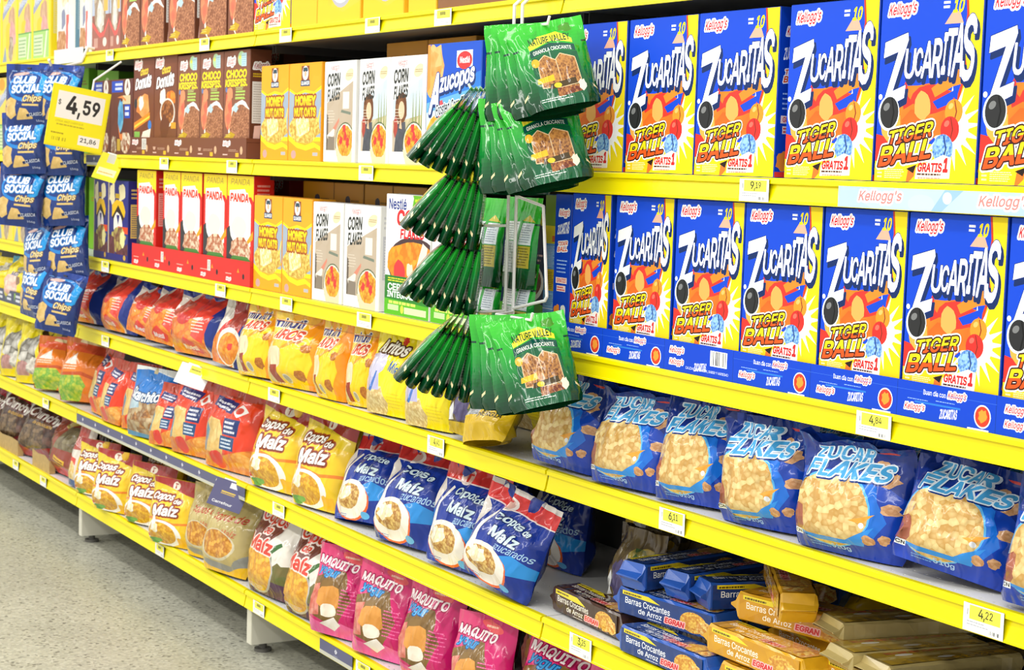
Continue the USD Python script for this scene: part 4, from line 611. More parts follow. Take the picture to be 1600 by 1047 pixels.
def d_bar(kind):
    bg, bg2, tx = {'blue': ('#1d3f80', '#1a3672', '#eef2f6'), 'brown': ('#4a3226', '#402a20', '#efe9dc'), 'gold': ('#d9a01f', '#c98e1a', '#fbf3dc')}[kind]
    s = Sheet(185, 46, bg, bg2, .03, .7); s(P((6, 36), (6, 46), (70, 46), (96, 33)) if kind == 'brown' else P((6, 38), (6, 46), (60, 46), (84, 36)), '#f0da2a'); s(LINES(9, 38, 46, 44, 1, .6, 3), '#6a5a14')
    s(TX('Barras Crocantes', 12, 21, 104, 34, 3), tx); s(TX('de Arroz', 40, 7, 88, 18, 3), tx); s(LINES(60, 2, 88, 4, 1, .6, 3), tx); s(E(150, 22, 26, 20), '#f2cf5a', '#c9822c', .25, 1); s(BLOB(170, 16, 14, 14, 3, .2), '#f4dc84', '#d08a34', .25, 1); t = TX('EGRAN', 94, 6, 132, 17, 8, .12); s(O(t, 2.2), '#f3b9b4'); s(t, '#d52a30'); return s
def d_barsilver():
    s = Sheet(175, 60, '#c9a437', '#a8862a', .03, .9); s(P((0, 24), (0, 34), (175, 44), (175, 30)), '#efe0a0', '#c9a84a', .05, .9); s(E(40, 40, 12, 5), '#f1ece0'); s(E(84, 16, 12, 5), '#f1ece0'); s(P((90, 4), (90, 14), (170, 22), (170, 10)), '#e8b21c'); s(LINES(20, 46, 150, 56, 2, .5, 3), '#c9403a'); s(LINES(96, 5, 166, 18, 2, .4, 4), '#6a5a1c'); return s
def d_bargreen():
    s = Sheet(185, 60, '#1f4a8c', '#1a4078', .03, .8); s(P((60, 0), (80, 30), (185, 40), (185, 0)), '#2a6a3c'); s(P((40, 22), (60, 40), (160, 46), (170, 34), (110, 24)), '#a8703c', '#d8a860', .14, 1); s(E(36, 26, 16, 9), '#e08a2a'); s(E(58, 20, 14, 8), '#eaf0ee'); s(TX('EGRAN', 90, 46, 130, 56, 6, .1), '#d52a30'); return s
# ------------------------------------------------------------------ bags: shape
def sm(a, b, x): t = np.clip((x - a) / (b - a), 0, 1); return t * t * (3 - 2 * t)
class BagShape:
    def __init__(s, w, h, d, seed, fill=.55, bot=.45, seal=.07, lump=.06, crease=.006, flop=0, flopv=.8, waist=.06):
        s.__dict__.update(locals())
    def __call__(s, U, V, side):
        o = s.seed * 7.31 + (0 if side < 0 else 50)
        env = (s.bot * .6 + (1 - s.bot * .6) * sm(-.02, .24, V)) * (1 - sm(s.fill, 1 - s.seal, V)) + .012
        t = s.d / 2 * env * np.maximum(1 - np.abs(U) ** 2.6, 0) ** .6
        q = np.stack([U * 1.6 + o, V * 2.2 + o * .3, np.full_like(U, o)], -1)
        n1 = meshkit.fbm(q * 1.3, 2, 3) - .5
        th = o % 3
        a = np.stack([(U * math.cos(th) + V * math.sin(th)) * 3.2 + o, (V * math.cos(th) - U * math.sin(th)) * 1.1, np.full_like(U, o + 9)], -1)
        r1 = (1 - np.abs(2 * meshkit.noise(a, 5) - 1)) ** 3
        b = np.stack([U * 2.6 - V * 2.2 + o, V * 1.3 + U * .4, np.full_like(U, o + 4)], -1)
        r2 = (1 - np.abs(2 * meshkit.noise(b, 8) - 1)) ** 3
        c = np.stack([U * 5.5 + o, V * 1.1, np.full_like(U, o + 2)], -1)
        r3 = meshkit.noise(c, 11) - .5
        edge = np.maximum(np.abs(U) ** 2, sm(.5, .95, V))
        inner = np.minimum(1, (1 - np.abs(U)) * 6) * np.minimum(1, V * 9 + .15)
        disp = (s.lump * s.d * n1 * 1.6 + s.crease * (r1 + r2 - .5) * (.35 + .65 * edge) + s.crease * 1.6 * r3 * sm(s.fill - .1, .9, V)) * inner
        y = side * t + (disp if side > 0 else -disp) * 1.0
        hw = s.w / 2 * (1 - s.waist * (1 - sm(s.fill, 1, V)) * (1 - .6 * sm(.25, 0, V))) * (1 - .07 * (1 - sm(0, .1, V)) ** 2)
        x = U * hw + .004 * (meshkit.noise(np.stack([V * 4 + o, np.sign(U) * 3.0, np.full_like(U, o)], -1), 2) - .5) * np.abs(U)
        z = V * s.h
        if s.flop:
            k = np.maximum(V - s.flopv, 0) * s.h; L = (1 - s.flopv) * s.h; an = math.radians(s.flop) * (k / L)
            R_ = L / math.radians(abs(s.flop)); sg = np.sign(s.flop)
            z0 = s.flopv * s.h; y_ = np.where(k > 0, sg * R_ * (1 - np.cos(np.abs(an))) + y * np.cos(an), y); z = np.where(k > 0, z0 + R_ * np.sin(np.abs(an)) - y * np.sin(an), z); y = y_
        return np.stack([x, y, z], -1)
    def normals(s, U, V, side):
        e = .02; ua, ub, va, vb = np.clip(U - e, -1, 1), np.clip(U + e, -1, 1), np.clip(V - e, 0, 1), np.clip(V + e, 0, 1)
        n = np.cross(s(ub, V, side) - s(ua, V, side), s(U, vb, side) - s(U, va, side)) * (1 if side < 0 else -1)
        return n / np.maximum(np.linalg.norm(n, axis=1, keepdims=True), 1e-12)
_sheets = {}
def sheet_of(fn, *a):
    k = (fn, a)
    if k not in _sheets: _sheets[k] = fn(*a)
    return _sheets[k]
_cut = {}
def bag_tris(sheet, nu, nv):
    k = (id(sheet), nu, nv)
    if k not in _cut: _cut[k] = sheet_tris(sheet, nu, nv)
    return _cut[k]
def split(parent, name, v, f, n, pv, mat):
    ids, inv = np.unique(f, return_inverse=True)
    return raw_mesh(path_for(parent.GetPath(), name), v[ids], inv.reshape(f.shape), mat, n[ids], {k: (ty, a[ids]) for k, (ty, a) in pv.items()})
def build_bag(parent, sheet, back, shp, mat, nu=14, nv=16, seals=True):
    """film (front and back in one mesh) and the sealed strip along the top, as meshes under the parent. back: a colour or a sheet."""
    v, f, S = bag_tris(sheet, nu, nv); U, V = v[:, 0] / sheet.w * 2 - 1, v[:, 1] / sheet.h
    p, n, pv = shp(U, V, -1), shp.normals(U, V, -1), style_vars(S, v)
    if not isinstance(back, Sheet):
        k = 'plain' + back; back = _sheets.get(k) or _sheets.setdefault(k, Sheet(sheet.w, sheet.h, back))
    vb, fb, Sb = bag_tris(back, max(nu - 4, 6), max(nv - 4, 8)); Ub, Vb = -(vb[:, 0] / back.w * 2 - 1), vb[:, 1] / back.h
    pb, nb, pvb = shp(Ub, Vb, 1), shp.normals(Ub, Vb, 1), style_vars(Sb, vb)
    P_, N_, F_ = np.vstack([p, pb]), np.vstack([n, nb]), np.vstack([f, fb + len(p)])
    VV = np.r_[V, Vb]; pv = {k: (ty, np.vstack([a, pvb[k][1]])) for k, (ty, a) in pv.items()}
    top = VV[F_].mean(1) > 1 - shp.seal
    film = split(parent, 'film', P_, F_[~top], N_, pv, mat)
    if seals: split(parent, 'top_seal', P_, F_[top], N_, pv, mat)
    return P_
bag_pts, protos = {}, {}
def rot(rz, ry, rx):
    a = trimesh.transformations.rotation_matrix
    return (a(math.radians(rz), [0, 0, 1]) @ a(math.radians(ry), [0, 1, 0]) @ a(math.radians(rx), [1, 0, 0]))[:3, :3]
def bag(name, kind, label, x0, x1, z, yf, lean=10, yaw=0, roll=0, h=None, group=None, cat='bag', drop=.001, dz=0):
    """One bag standing on a shelf at height z, its foremost point at y = yf, leaning back by lean degrees."""
    if yf < .1:      # front row: the belly leans out over the rail, the front turned a little towards the aisle's near end
        x0, x1 = (v + .012 * ((x0 + x1) / 2 - 2.83) / 1.74 for v in (x0, x1)); yf -= .020; yaw += 10; x0, x1 = x0 * .98 + x1 * .02, x0 * .02 + x1 * .98
    spec = KINDS[kind]; w0, h0 = spec['shape'].w, spec['shape'].h
    sx = (x1 - x0) / w0; sz = (h or h0) / h0
    new = kind not in protos
    if new:
        t = UsdGeom.Xform.Define(stage, path_for('/World', name)).GetPrim(); protos[kind] = t
        bag_pts[kind] = build_bag(t, sheet_of(*spec['front']), spec['back'], spec['shape'], spec.get('mat') or M['film'], *spec.get('grid', (14, 16)))
    else:
        t = UsdGeom.Xform.Define(stage, path_for('/World', name)).GetPrim(); t.GetReferences().AddInternalReference(protos[kind].GetPath()); t.SetInstanceable(True)
    top = {.7046: .884, .4306: .654, .1621: .382}.get(z)
    for _ in range(12):
        q = (bag_pts[kind] * [sx, (sx + sz) / 2, sz]) @ rot(yaw, roll, -lean).T
        if top is None or z + np.ptp(q[:, 2]) < top: break
        sz *= .975
    loc = ((x0 + x1) / 2 - (q[q[:, 2] < q[:, 2].min() + .03][:, 0].mean()), yf - q[:, 1].min(), z + drop - q[:, 2].min() + dz)
    xf = UsdGeom.Xformable(t)
    if not new: xf.ClearXformOpOrder()
    place(xf, loc, yaw, roll, -lean); xf.AddScaleOp().Set(Gf.Vec3f(float(sx), float((sx + sz) / 2), float(sz)))
    tag(t, label, cat, group); return t
BS = BagShape
KINDS = dict(
    flakeA=dict(front=(d_flakes,), back='#17399c', shape=BS(.22, .185, .09, 1, .5, .5, .08, .08, .012), grid=(18, 18)),
    flakeB=dict(front=(d_flakes,), back='#17399c', shape=BS(.22, .185, .085, 2, .45, .5, .08, .08, .010, -50, .80), grid=(18, 18)),
    flakeC=dict(front=(d_flakes,), back='#17399c', shape=BS(.22, .185, .10, 3, .5, .55, .08, .1, .015), grid=(18, 18)),
    coposA=dict(front=(d_copos,), back='#e8b91f', shape=BS(.20, .23, .085, 4, .5, .5, .07, .07, .006), grid=(14, 16)),
    coposB=dict(front=(d_copos,), back='#e8b91f', shape=BS(.20, .23, .085, 5, .5, .5, .07, .08, .008), grid=(14, 16)),
    blueA=dict(front=(d_coposblue,), back='#16328a', shape=BS(.21, .235, .085, 6, .5, .45, .07, .08, .014), grid=(16, 18)),
    blueB=dict(front=(d_coposblue,), back='#16328a', shape=BS(.21, .235, .09, 7, .45, .45, .07, .1, .016), grid=(16, 18)),
    redcA=dict(front=(d_coposred,), back='#8a6a5a', shape=BS(.2, .228, .085, 8, .55, .45, .07, .07, .007)),
    redcB=dict(front=(d_coposred,), back='#8a6a5a', shape=BS(.2, .228, .085, 9, .55, .45, .07, .07, .008)),
    clearA=dict(front=(d_coposclear,), back='#b9a564', shape=BS(.2, .235, .095, 10, .5, .5, .07, .08, .008)),
    pinkA=dict(front=(d_pink,), back='#b3165a', shape=BS(.19, .23, .085, 11, .5, .4, .07, .08, .015), grid=(16, 18)),
    pinkB=dict(front=(d_pink,), back='#b3165a', shape=BS(.19, .23, .08, 12, .45, .4, .07, .08, .012), grid=(16, 18)),
    nutA=dict(front=(d_nutri,), back='#f09a1a', shape=BS(.2, .2, .095, 13, .5, .5, .07, .06, .007), grid=(16, 16)),
    nutB=dict(front=(d_nutri,), back='#f09a1a', shape=BS(.2, .2, .09, 14, .5, .5, .07, .07, .009), grid=(16, 16)),
    dogA=dict(front=(d_dog,), back='#f0d81a', shape=BS(.21, .2, .08, 15, .55, .45, .07, .05, .006), grid=(16, 16)),
    redfA=dict(front=(d_redflake,), back='#c93a22', shape=BS(.2, .225, .075, 16, .55, .45, .07, .06, .008)),
    redfB=dict(front=(d_redflake,), back='#c93a22', shape=BS(.2, .225, .08, 17, .5, .45, .07, .07, .010)),
    skar=dict(front=(d_skar,), back='#c9b98c', shape=BS(.18, .22, .07, 18, .5, .4, .08, .06, .008)),
    oranA=dict(front=(d_orange,), back='#d8701c', shape=BS(.19, .2, .11, 19, .5, .6, .09, .08, .008)),
    fruA=dict(front=(d_fruit,), back='#2a3f92', shape=BS(.21, .19, .10, 20, .5, .5, .07, .08, .010)),
    fruB=dict(front=(d_fruit,), back='#2a3f92', shape=BS(.21, .19, .10, 21, .5, .5, .07, .08, .011)),
    wfru=dict(front=(d_whitefruit,), back='#c9bfb4', shape=BS(.2, .19, .08, 22, .5, .45, .07, .07, .009)),
    anim=dict(front=(d_animal,), back='#d8c41c', shape=BS(.18, .2, .075, 23, .5, .4, .07, .08, .011)),
    baby=dict(front=(d_babybag,), back='#d8c41c', shape=BS(.18, .19, .07, 24, .5, .4, .07, .08, .010)),
    crun=dict(front=(d_crunchy,), back='#6a2a2c', shape=BS(.2, .215, .08, 25, .5, .4, .07, .08, .010)),
    chol=dict(front=(d_chocolabel,), back='#7a3428', shape=BS(.2, .2, .09, 26, .5, .5, .07, .08, .010)),
    rwht=dict(front=(d_redwhite,), back='#cfc6ba', shape=BS(.16, .21, .06, 27, .5, .4, .07, .06, .008)),
    dark=dict(front=(d_dark,), back='#5a4c34', shape=BS(.17, .17, .08, 28, .5, .5, .08, .12, .014)),
    ycru=dict(front=(d_yellowcrumple,), back='#c9a818', shape=BS(.2, .15, .08, 29, .4, .5, .08, .14, .018)),
    club=dict(front=(d_club,), back='#142f70', shape=BS(.15, .19, .045, 30, .6, .2, .09, .05, .006, 0), grid=(12, 14), mat=M['foil']),
    clubB=dict(front=(d_club,), back='#142f70', shape=BS(.15, .19, .05, 31, .55, .2, .09, .06, .008), grid=(12, 14), mat=M['foil']),
    granF=dict(front=(d_granola,), back=None, shape=BS(.132, .168, .032, 33, .45, 1.45, .08, .03, .002), grid=(12, 14), mat=M['foil']),
    gran=dict(front=(d_granola,), back=None, shape=BS(.120, .168, .0235, 32, .46, 1.6, .08, .03, .0012), grid=(10, 14), mat=M['foil']),
)
KINDS['gran']['back'] = KINDS['granF']['back'] = sheet_of(d_granback)
# ------------------------------------------------------------------ bags on the fourth shelf
z4, z5, z6 = ZT[4], ZT[5], ZT[6]
row = 'fourth shelf'
for i, (k, x0, x1, h, lean, yaw, roll) in enumerate((('flakeA', -.07, .13, .182, 14, -4, 2), ('flakeB', .135, .335, .186, 14, 0, 0), ('flakeA', .318, .498, .178, 13, 6, 0), ('flakeC', .492, .692, .186, 4, 0, -1), ('flakeB', .690, .912, .186, 5, 0, 0), ('flakeC', .925, 1.125, .186, 18, 8, 8), ('flakeA', 1.12, 1.335, .182, 12, 0, 2))):
    bag('cereal_bag', k, f'glossy blue flake bag on the fourth shelf, {ORD[i]} from the hanging green packs', x0, x1, z4, .006 + .012 * (i % 3 == 2), lean, yaw, roll, h, 'blue flake bags on the fourth shelf')
for i, (x0, x1) in enumerate(((.02, .2), (.25, .43), (.46, .64), (.67, .85), (.9, 1.08))):
    bag('cereal_bag', 'flakeC', f'blue flake bag in the shaded back row, {ORD[i]} of five from the far end', x0, x1, z4, .15, 6, 0, 0, .172, 'back row of blue flake bags')
for i, (k, x0, x1, h, lean, yaw) in enumerate((('nutA', -1.50, -1.31, .178, 12, 4), ('nutB', -1.32, -1.05, .175, 5, 0), ('nutA', -1.055, -.895, .178, 6, -6), ('nutB', -.895, -.77, .178, 6, 4))):
    bag('cereal_bag', k, f'orange-yellow ring-cereal bag on the fourth shelf, {ORD[i]} of four from the far end', x0, x1, z4, (-.004, -.006, .004, .02)[i], lean, yaw, 0, h, 'orange-yellow ring-cereal bags')
for i, (x0, x1) in enumerate(((-.765, -.575), (-.57, -.385))):
    bag('cereal_bag', 'dogA', ('bright yellow cereal bag with lilac shape, standing clear on the fourth shelf', 'bright yellow cereal bag with lilac shape, partly behind the hanging green packs')[i], x0, x1, z4, .012 - .004 * i, 12 - 2 * i, 0, 0, .182, 'bright yellow cereal bags')
bag('cereal_bag', 'dark', 'dark crumpled bag with yellow foot under the hanging green packs', -.375, -.25, z4, .01, 10, 10, 8, .13)
bag('cereal_bag', 'ycru', 'silver and yellow crumpled bag lying at the shelf edge under the green packs', -.315, -.135, z4, -.01, 35, -10, -10, .12)
for i, (k, x0, x1, h, lean, yaw, roll) in enumerate((('fruA', -3.0, -2.72, .175, 12, 0, 0), ('fruB', -2.68, -2.40, .178, 14, -6, 0), ('fruA', -2.385, -2.19, .15, 20, 10, 10), ('fruB', -2.20, -2.0, .168, 20, 10, 6), ('fruA', -2.03, -1.70, .184, 10, 0, 0))):
    bag('cereal_bag', k, f'orange fruit-muesli bag with blue side, {ORD[i]} of five from the far end, fourth shelf', x0, x1, z4, .006 + .01 * (i == 2), lean, yaw, roll, h, 'fruit muesli bags')
bag('cereal_bag', 'wfru', 'white fruit muesli bag tucked beside the orange-yellow ring-cereal bags', -1.68, -1.53, z4, .012, 14, 4, 6, .17)
for i, (x0, x1) in enumerate(((-4.28, -4.08), (-4.07, -3.83), (-3.82, -3.55), (-3.50, -3.28), (-3.25, -3.03))):
    bag('cereal_bag', 'baby', f'yellow and white soft bag behind the blue snack packs, {ORD[i]} from the far end', x0, x1, z4, .012, 12, 0, 0, (.16, .15, .165, .15, .16)[i], 'yellow and white soft bags')
# fifth shelf
for i, (k, x0, x1, lean) in enumerate((('coposA', -1.455, -1.205, 12), ('coposB', -1.185, -.965, 13))):
    bag('cereal_bag', k, ('yellow corn-flake bag with white bowl on the fifth shelf, beside the red bags', 'yellow corn-flake bag with white bowl on the fifth shelf, beside the blue bags')[i], x0, x1, z5, .012, lean, 0, 0, .235)
for i, (k, x0, x1, lean, roll, yaw, h) in enumerate((('blueA', -.985, -.77, 26, -4, 0, .215), ('blueB', -.745, -.52, 20, 0, 0, .228), ('blueA', -.495, -.275, 16, 2, 0, .238), ('blueB', -.225, -.005, 14, 11, 0, .235))):
    bag('cereal_bag', k, f'dark blue corn-flake bag with red top band, {ORD[i]} of four from the far end', x0, x1, z5, (.03, .016, .012, -.022)[i], lean, yaw, roll, h, 'dark blue corn-flake bags')
for i, (k, x0, x1, h, lean, yaw) in enumerate((('redfA', -2.82, -2.60, .22, 14, -12), ('redfB', -2.62, -2.44, .195, 14, -8), ('redfA', -2.45, -2.30, .20, 12, 12), ('redfB', -2.13, -1.97, .18, 18, 8), ('redfB', -1.99, -1.76, .215, 10, 4), ('redfA', -1.755, -1.47, .232, 8, 0))):
    bag('cereal_bag', k, f'red-orange flake bag with navy panels, fifth shelf front, {ORD[i]} from the far end', x0, x1, z5, (.02, .0, .02, -.004, .004, .01)[i], lean, yaw, 0, h, 'red-orange flake bags')
bag('snack_bag', 'skar', 'blue-topped white snack bag standing among the red-orange flake bags', -2.34, -2.11, z5, -.008, 10, 4, 0, .205)
for i, (x0, x1) in enumerate(((-3.42, -3.15), (-3.10, -2.87))):
    bag('snack_bag', 'oranA', f'plump orange bag with green window on the fifth shelf, {("farther", "nearer")[i]} of two', x0, x1, z5, .008, 12, 24, 0, (.185, .215)[i])
for i, (x0, x1) in enumerate(((-4.25, -4.05), (-4.05, -3.84), (-3.84, -3.64), (-3.63, -3.42))):
    bag('snack_bag', 'anim', f'yellow bag with black and white patches, fifth shelf, {ORD[i]} from the far end', x0, x1, z5, .012, 10, 18, 0, .21, 'patched yellow bags')
# bottom shelf
for i, (k, x0, x1, lean) in enumerate((('redcA', -1.485, -1.235, 12), ('redcB', -1.235, -1.01, 12))):
    bag('cereal_bag', k, ('purple-footed corn-flake bag with red lettering, beside the clear bags on the bottom shelf', 'purple-footed corn-flake bag with red lettering, beside the pink bags on the bottom shelf')[i], x0, x1, z6, .012, lean, -4, 0, .225)
for i, (k, x0, x1, h, lean, yaw, roll) in enumerate((('pinkA', -.99, -.81, .205, 10, 14, 2), ('pinkB', -.795, -.60, .205, 8, 10, 2), ('pinkA', -.59, -.395, .22, 8, 2, 0), ('pinkB', -.345, -.15, .20, 10, 0, -4), ('pinkA', -.13, .1, .21, 16, 6, 4), ('pinkB', .1, .31, .21, 12, 0, 0))):
    bag('cereal_bag', k, f'magenta cereal bag on the bottom shelf, {ORD[i]} of six from the far end', x0, x1, z6, (-.012, .004, .01, -.004, .02, .02)[i], lean, yaw, roll, h, 'magenta cereal bags')
bag('snack_bag', 'rwht', 'white and red small bag beside the chocolate bags on the bottom shelf', -2.99, -2.87, z6, .02, 12, 0, 4, .2)
for i, (k, x0, x1, h, lean, yf) in enumerate((('coposA', -2.90, -2.69, .175, 8, .008), ('coposB', -2.69, -2.47, .195, 10, .022), ('coposA', -2.63, -2.41, .185, 6, -.02), ('coposB', -2.395, -2.18, .18, 10, .006), ('coposA', -2.185, -1.99, .2, 10, .02), ('coposB', -2.10, -1.89, .185, 6, -.022))):
    bag('cereal_bag', k, f'small yellow corn-flake bag on the bottom shelf, {ORD[i]} of six from the far end', x0, x1, z6, yf + (.10 if i in (1, 4) else 0), lean, 10, 0, h, 'small yellow corn-flake bags')
for i, (x0, x1, h, lean) in enumerate(((-1.88, -1.70, .2, 8), (-1.715, -1.49, .235, 14))):
    bag('cereal_bag', 'clearA', f'clear bag of golden flakes with grey foot on the bottom shelf, {("farther", "nearer")[i]} of two', x0, x1, z6, .014 - .02 * i, lean, 6 - 4 * i, 0, h)
for i, (k, x0, x1, h, lean, yaw) in enumerate((('crun', -4.2, -3.97, .2, 12, 0), ('crun', -3.96, -3.72, .215, 10, 8), ('crun', -3.68, -3.36, .215, 14, 4))):
    bag('cereal_bag', k, f'brown chocolate bag with red top on the bottom shelf, {ORD[i]} from the far end', x0, x1, z6, .03, lean, yaw, 0, h, 'brown chocolate cereal bags')
bag('cereal_bag', 'chol', 'reddish brown chocolate bag with small yellow label on the bottom shelf', -3.32, -3.03, z6, .03, 10, -6, 0, .195)
# extra stock at the far end, partly hidden
for i, (x0, x1) in enumerate(((-4.62, -4.42), (-4.40, -4.18))):
    carton('cereal_box', f'yellow carton at the very far end of the second shelf, {("farther", "nearer")[i]} of two', x0, x1, ZT[2], .262, .065, D['kidg'], D['kidss'], '#f4d94a', y=.03)
    carton('cereal_box', f'yellow carton at the very far end of the third shelf, {("farther", "nearer")[i]} of two', x0, x1, ZT[3], .262, .065, D['kids'], D['kidss'], '#f4d94a', y=.03)
for i, (x0, x1) in enumerate(((-3.95, -3.74), (-3.72, -3.50))):
    carton('cereal_box', f'green carton in shade behind the hanging blue snack packs, second shelf, {("farther", "nearer")[i]} of two', x0, x1, ZT[2], .27, .06, D['green'], None, '#5f9e1c', y=.16)
for i, (x0, x1) in enumerate(((-3.98, -3.78), (-3.74, -3.54), (-3.50, -3.30), (-3.26, -3.06), (-3.02, -2.83))):
    carton('cereal_box', f'green carton set back on the third shelf, {ORD[i]} of five from the far end', x0, x1, ZT[3], .24, .06, D['green'], None, '#4f7f1c', y=.14, group='green cartons set back on the third shelf')
# back rows of bags seen in the gaps of the lower shelves
for i, (k, x0, x1) in enumerate((('coposA', -1.46, -1.26), ('coposB', -1.2, -1.0), ('blueA', -.95, -.75), ('blueA', -.7, -.5), ('blueA', -.45, -.25))):
    bag('cereal_bag', k, f'shaded corn-flake bag at the back of the fifth shelf, {ORD[i]} from the far end', x0, x1, z5, .20, 6, 0, 0, .2, 'back row of the fifth shelf')
for i, (k, x0, x1) in enumerate((('redfA', -2.8, -2.6), ('redfA', -2.55, -2.36), ('redfA', -2.3, -2.1), ('redfA', -2.05, -1.86), ('redfA', -1.8, -1.6))):
    bag('cereal_bag', k, f'red-orange flake bag in the shaded back row of the fifth shelf, {ORD[i]} of five', x0, x1, z5, .22, 6, 0, 0, .2, 'back row of red-orange flake bags')
for i, (k, x0, x1) in enumerate((('redcA', -1.46, -1.26), ('redcA', -1.2, -1.0), ('pinkA', -.95, -.77), ('pinkA', -.7, -.52), ('pinkA', -.45, -.27), ('pinkA', -.2, -.02), ('pinkA', .05, .23))):
    bag('cereal_bag', k, f'shaded bag at the back of the bottom shelf, {ORD[i]} of seven behind the magenta bags', x0, x1, z6, .20, 6, 0, 0, .2, 'back row of the bottom shelf')
for i, (k, x0, x1) in enumerate((('nutA', -1.5, -1.3), ('nutA', -1.25, -1.05), ('nutA', -1.0, -.8), ('dogA', -.75, -.55), ('dogA', -.5, -.3))):
    bag('cereal_bag', k, f'yellow cereal bag in the shaded back row, fourth shelf, {ORD[i]} of five', x0, x1, z4, .19, 6, 0, 0, .17, 'back row of yellow cereal bags')
for i, (k, x0, x1) in enumerate((('fruA', -2.9, -2.7), ('fruA', -2.62, -2.42), ('fruA', -2.34, -2.14), ('fruA', -2.05, -1.85))):
    bag('cereal_bag', k, f'fruit muesli bag in the shaded back row of the fourth shelf, {ORD[i]} of four', x0, x1, z4, .22, 6, 0, 0, .17, 'back row of fruit muesli bags')
for i, (k, x0, x1) in enumerate((('crun', -4.0, -3.8), ('crun', -3.7, -3.5), ('chol', -3.4, -3.2), ('coposA', -2.85, -2.66), ('coposA', -2.3, -2.1), ('coposA', -1.98, -1.8))):
    bag('cereal_bag', k, f'shaded bag at the back of the far bottom shelf, {ORD[i]} of six', x0, x1, z6, .2, 6, 0, 0, .19, 'back row of the far bottom shelf')
# ------------------------------------------------------------------ crunchy rice bars heaped on the fifth shelf
def bar_mesh(L, h, d, seed):
    r = np.random.default_rng(seed); c = .004; pts = []
    nx = 14; xs = np.linspace(-L / 2, L / 2, nx); ring = [(-d / 2 + c, -h / 2), (d / 2 - c, -h / 2), (d / 2, -h / 2 + c), (d / 2, h / 2 - c), (d / 2 - c, h / 2), (-d / 2 + c, h / 2), (-d / 2, h / 2 - c), (-d / 2, -h / 2 + c)]
    V, F = [], []
    for i, x in enumerate(xs):
        for (y, z) in ring:
            V.append((x, y + r.normal(0, .0006), z + r.normal(0, .0006)))
    n = len(ring)
    for i in range(nx - 1):
        for k in range(n):
            a, b = i * n + k, i * n + (k + 1) % n; F += [(a, b, b + n), (a, b + n, a + n)]
    for base, sg in ((0, -1), ((nx - 1) * n, 1)):                 # pinched, crimped ends
        o = len(V); x = sg * L / 2
        for k, (y, z) in enumerate(ring): V.append((x + sg * (.006 + r.normal(0, .0015)), y * .97 + r.normal(0, .001), z * .35 + r.normal(0, .0015)))
        for k, (y, z) in enumerate(ring): V.append((x + sg * .017, y * .95, np.sign(z) * .0008 + r.normal(0, .001)))
        for lo, hi in ((base, o), (o, o + n)):
            for k in range(n):
                a, b, c_, d_ = lo + k, lo + (k + 1) % n, hi + (k + 1) % n, hi + k
                F += [(a, b, c_), (a, c_, d_)] if sg > 0 else [(a, c_, b), (a, d_, c_)]
        for k in range(1, n - 1): F.append((o + n, o + n + k, o + n + k + 1) if sg > 0 else (o + n, o + n + k + 1, o + n + k))
    m = trimesh.Trimesh(np.array(V), np.array(F), process=False); m.fix_normals(); return m
foil = {k: plain('foil_wrap_' + k, c, .25, coat=.5, noise=.12, nscale=30, bump=.4) for k, c in dict(blue='#2458b4', brown='#4a3226', gold='#dba51c', silver='#b8a468', green='#1f4f8c').items()}
barproto = {}
def bar(kind, label, loc, rz, L=.235, h=.046, d=.058, rx=0, ry=0):
    grp = 'rice bars heaped on the fifth shelf'
    if kind in barproto: return copy_of(barproto[kind], label, loc, rz, ry, rx, grp)
    t = barproto[kind] = thing('cereal_bar_pack', label, 'snack bar', loc, rz, ry, rx, grp)
    if kind in ('silver', 'green'): h = .03; d = .07
    part(t, 'wrapper', bar_mesh(L, h, d, len(kind)), foil[kind])
    sh = sheet_of(d_bar, kind) if kind in ('blue', 'brown', 'gold') else sheet_of(d_barsilver if kind == 'silver' else d_bargreen)
    e = .0012
    if kind in ('blue', 'brown', 'gold'):
        flat_print(t, 'front_print', sh, (-L / 2 + .003, -d / 2 - e, -h / 2 + .003), (1, 0, 0), (0, 0, 1), L - .006, h - .006, M['foil'])
        flat_print(t, 'back_print', sh, (L / 2 - .003, d / 2 + e, -h / 2 + .003), (-1, 0, 0), (0, 0, 1), L - .006, h - .006, M['foil'])
    flat_print(t, 'top_print', sh, (-L / 2 + .003, -d / 2 + .004, h / 2 + e), (1, 0, 0), (0, 1, 0), L - .006, d - .008, M['foil'])
    for sg in (-1, 1):
        b = Sheet(50, 12, '#e9ebea'); b(BARS(6, 1, 44, 11, 16), '#2a2c30')
        if kind in ('blue', 'gold') and sg > 0: flat_print(t, 'barcode_label', b, (L * .22, -d / 2 - e * 1.5, -h / 2 + .006), (1, 0, 0), (0, 0, 1), .0001 + .001, .001, M['foil']) if False else None
    return t
B1, B2, B3 = z5 + .0255, z5 + .0755, z5 + .1255
bar('brown', 'brown rice-bar pack lying alone at the far end of the bar heap', (.09, .064, B1), -2.5, L=.235)
bar('blue', 'blue rice-bar pack at the bottom front of the heap, under another blue one', (.385, .026, B1), 1)
bar('blue', 'blue rice-bar pack lying on the bottom blue one, facing out', (.318, .075, B2), 8)
bar('blue', 'blue rice-bar pack pointing inward on top of the heap, nearest the corn-flake bags', (.225, .150, B3), 99)
bar('blue', 'blue rice-bar pack pointing inward on top of the heap, middle of three', (.318, .180, B3), 97)
bar('blue', 'blue rice-bar pack pointing inward on top of the heap, beside the gold ones', (.420, .190, B3 - .002), 76)
bar('gold', 'gold rice-bar pack facing out at the front of the heap beside the blue ones', (.60, .050, B2), 0)
bar('gold', 'gold rice-bar pack at the bottom front of the heap', (.645, .045, B1), 0)
bar('gold', 'gold rice-bar pack lying askew on the very top of the heap', (.56, .120, B3 + .044), -32, ry=4)
bar('gold', 'gold rice-bar pack under the askew top one', (.60, .125, B3), 12)
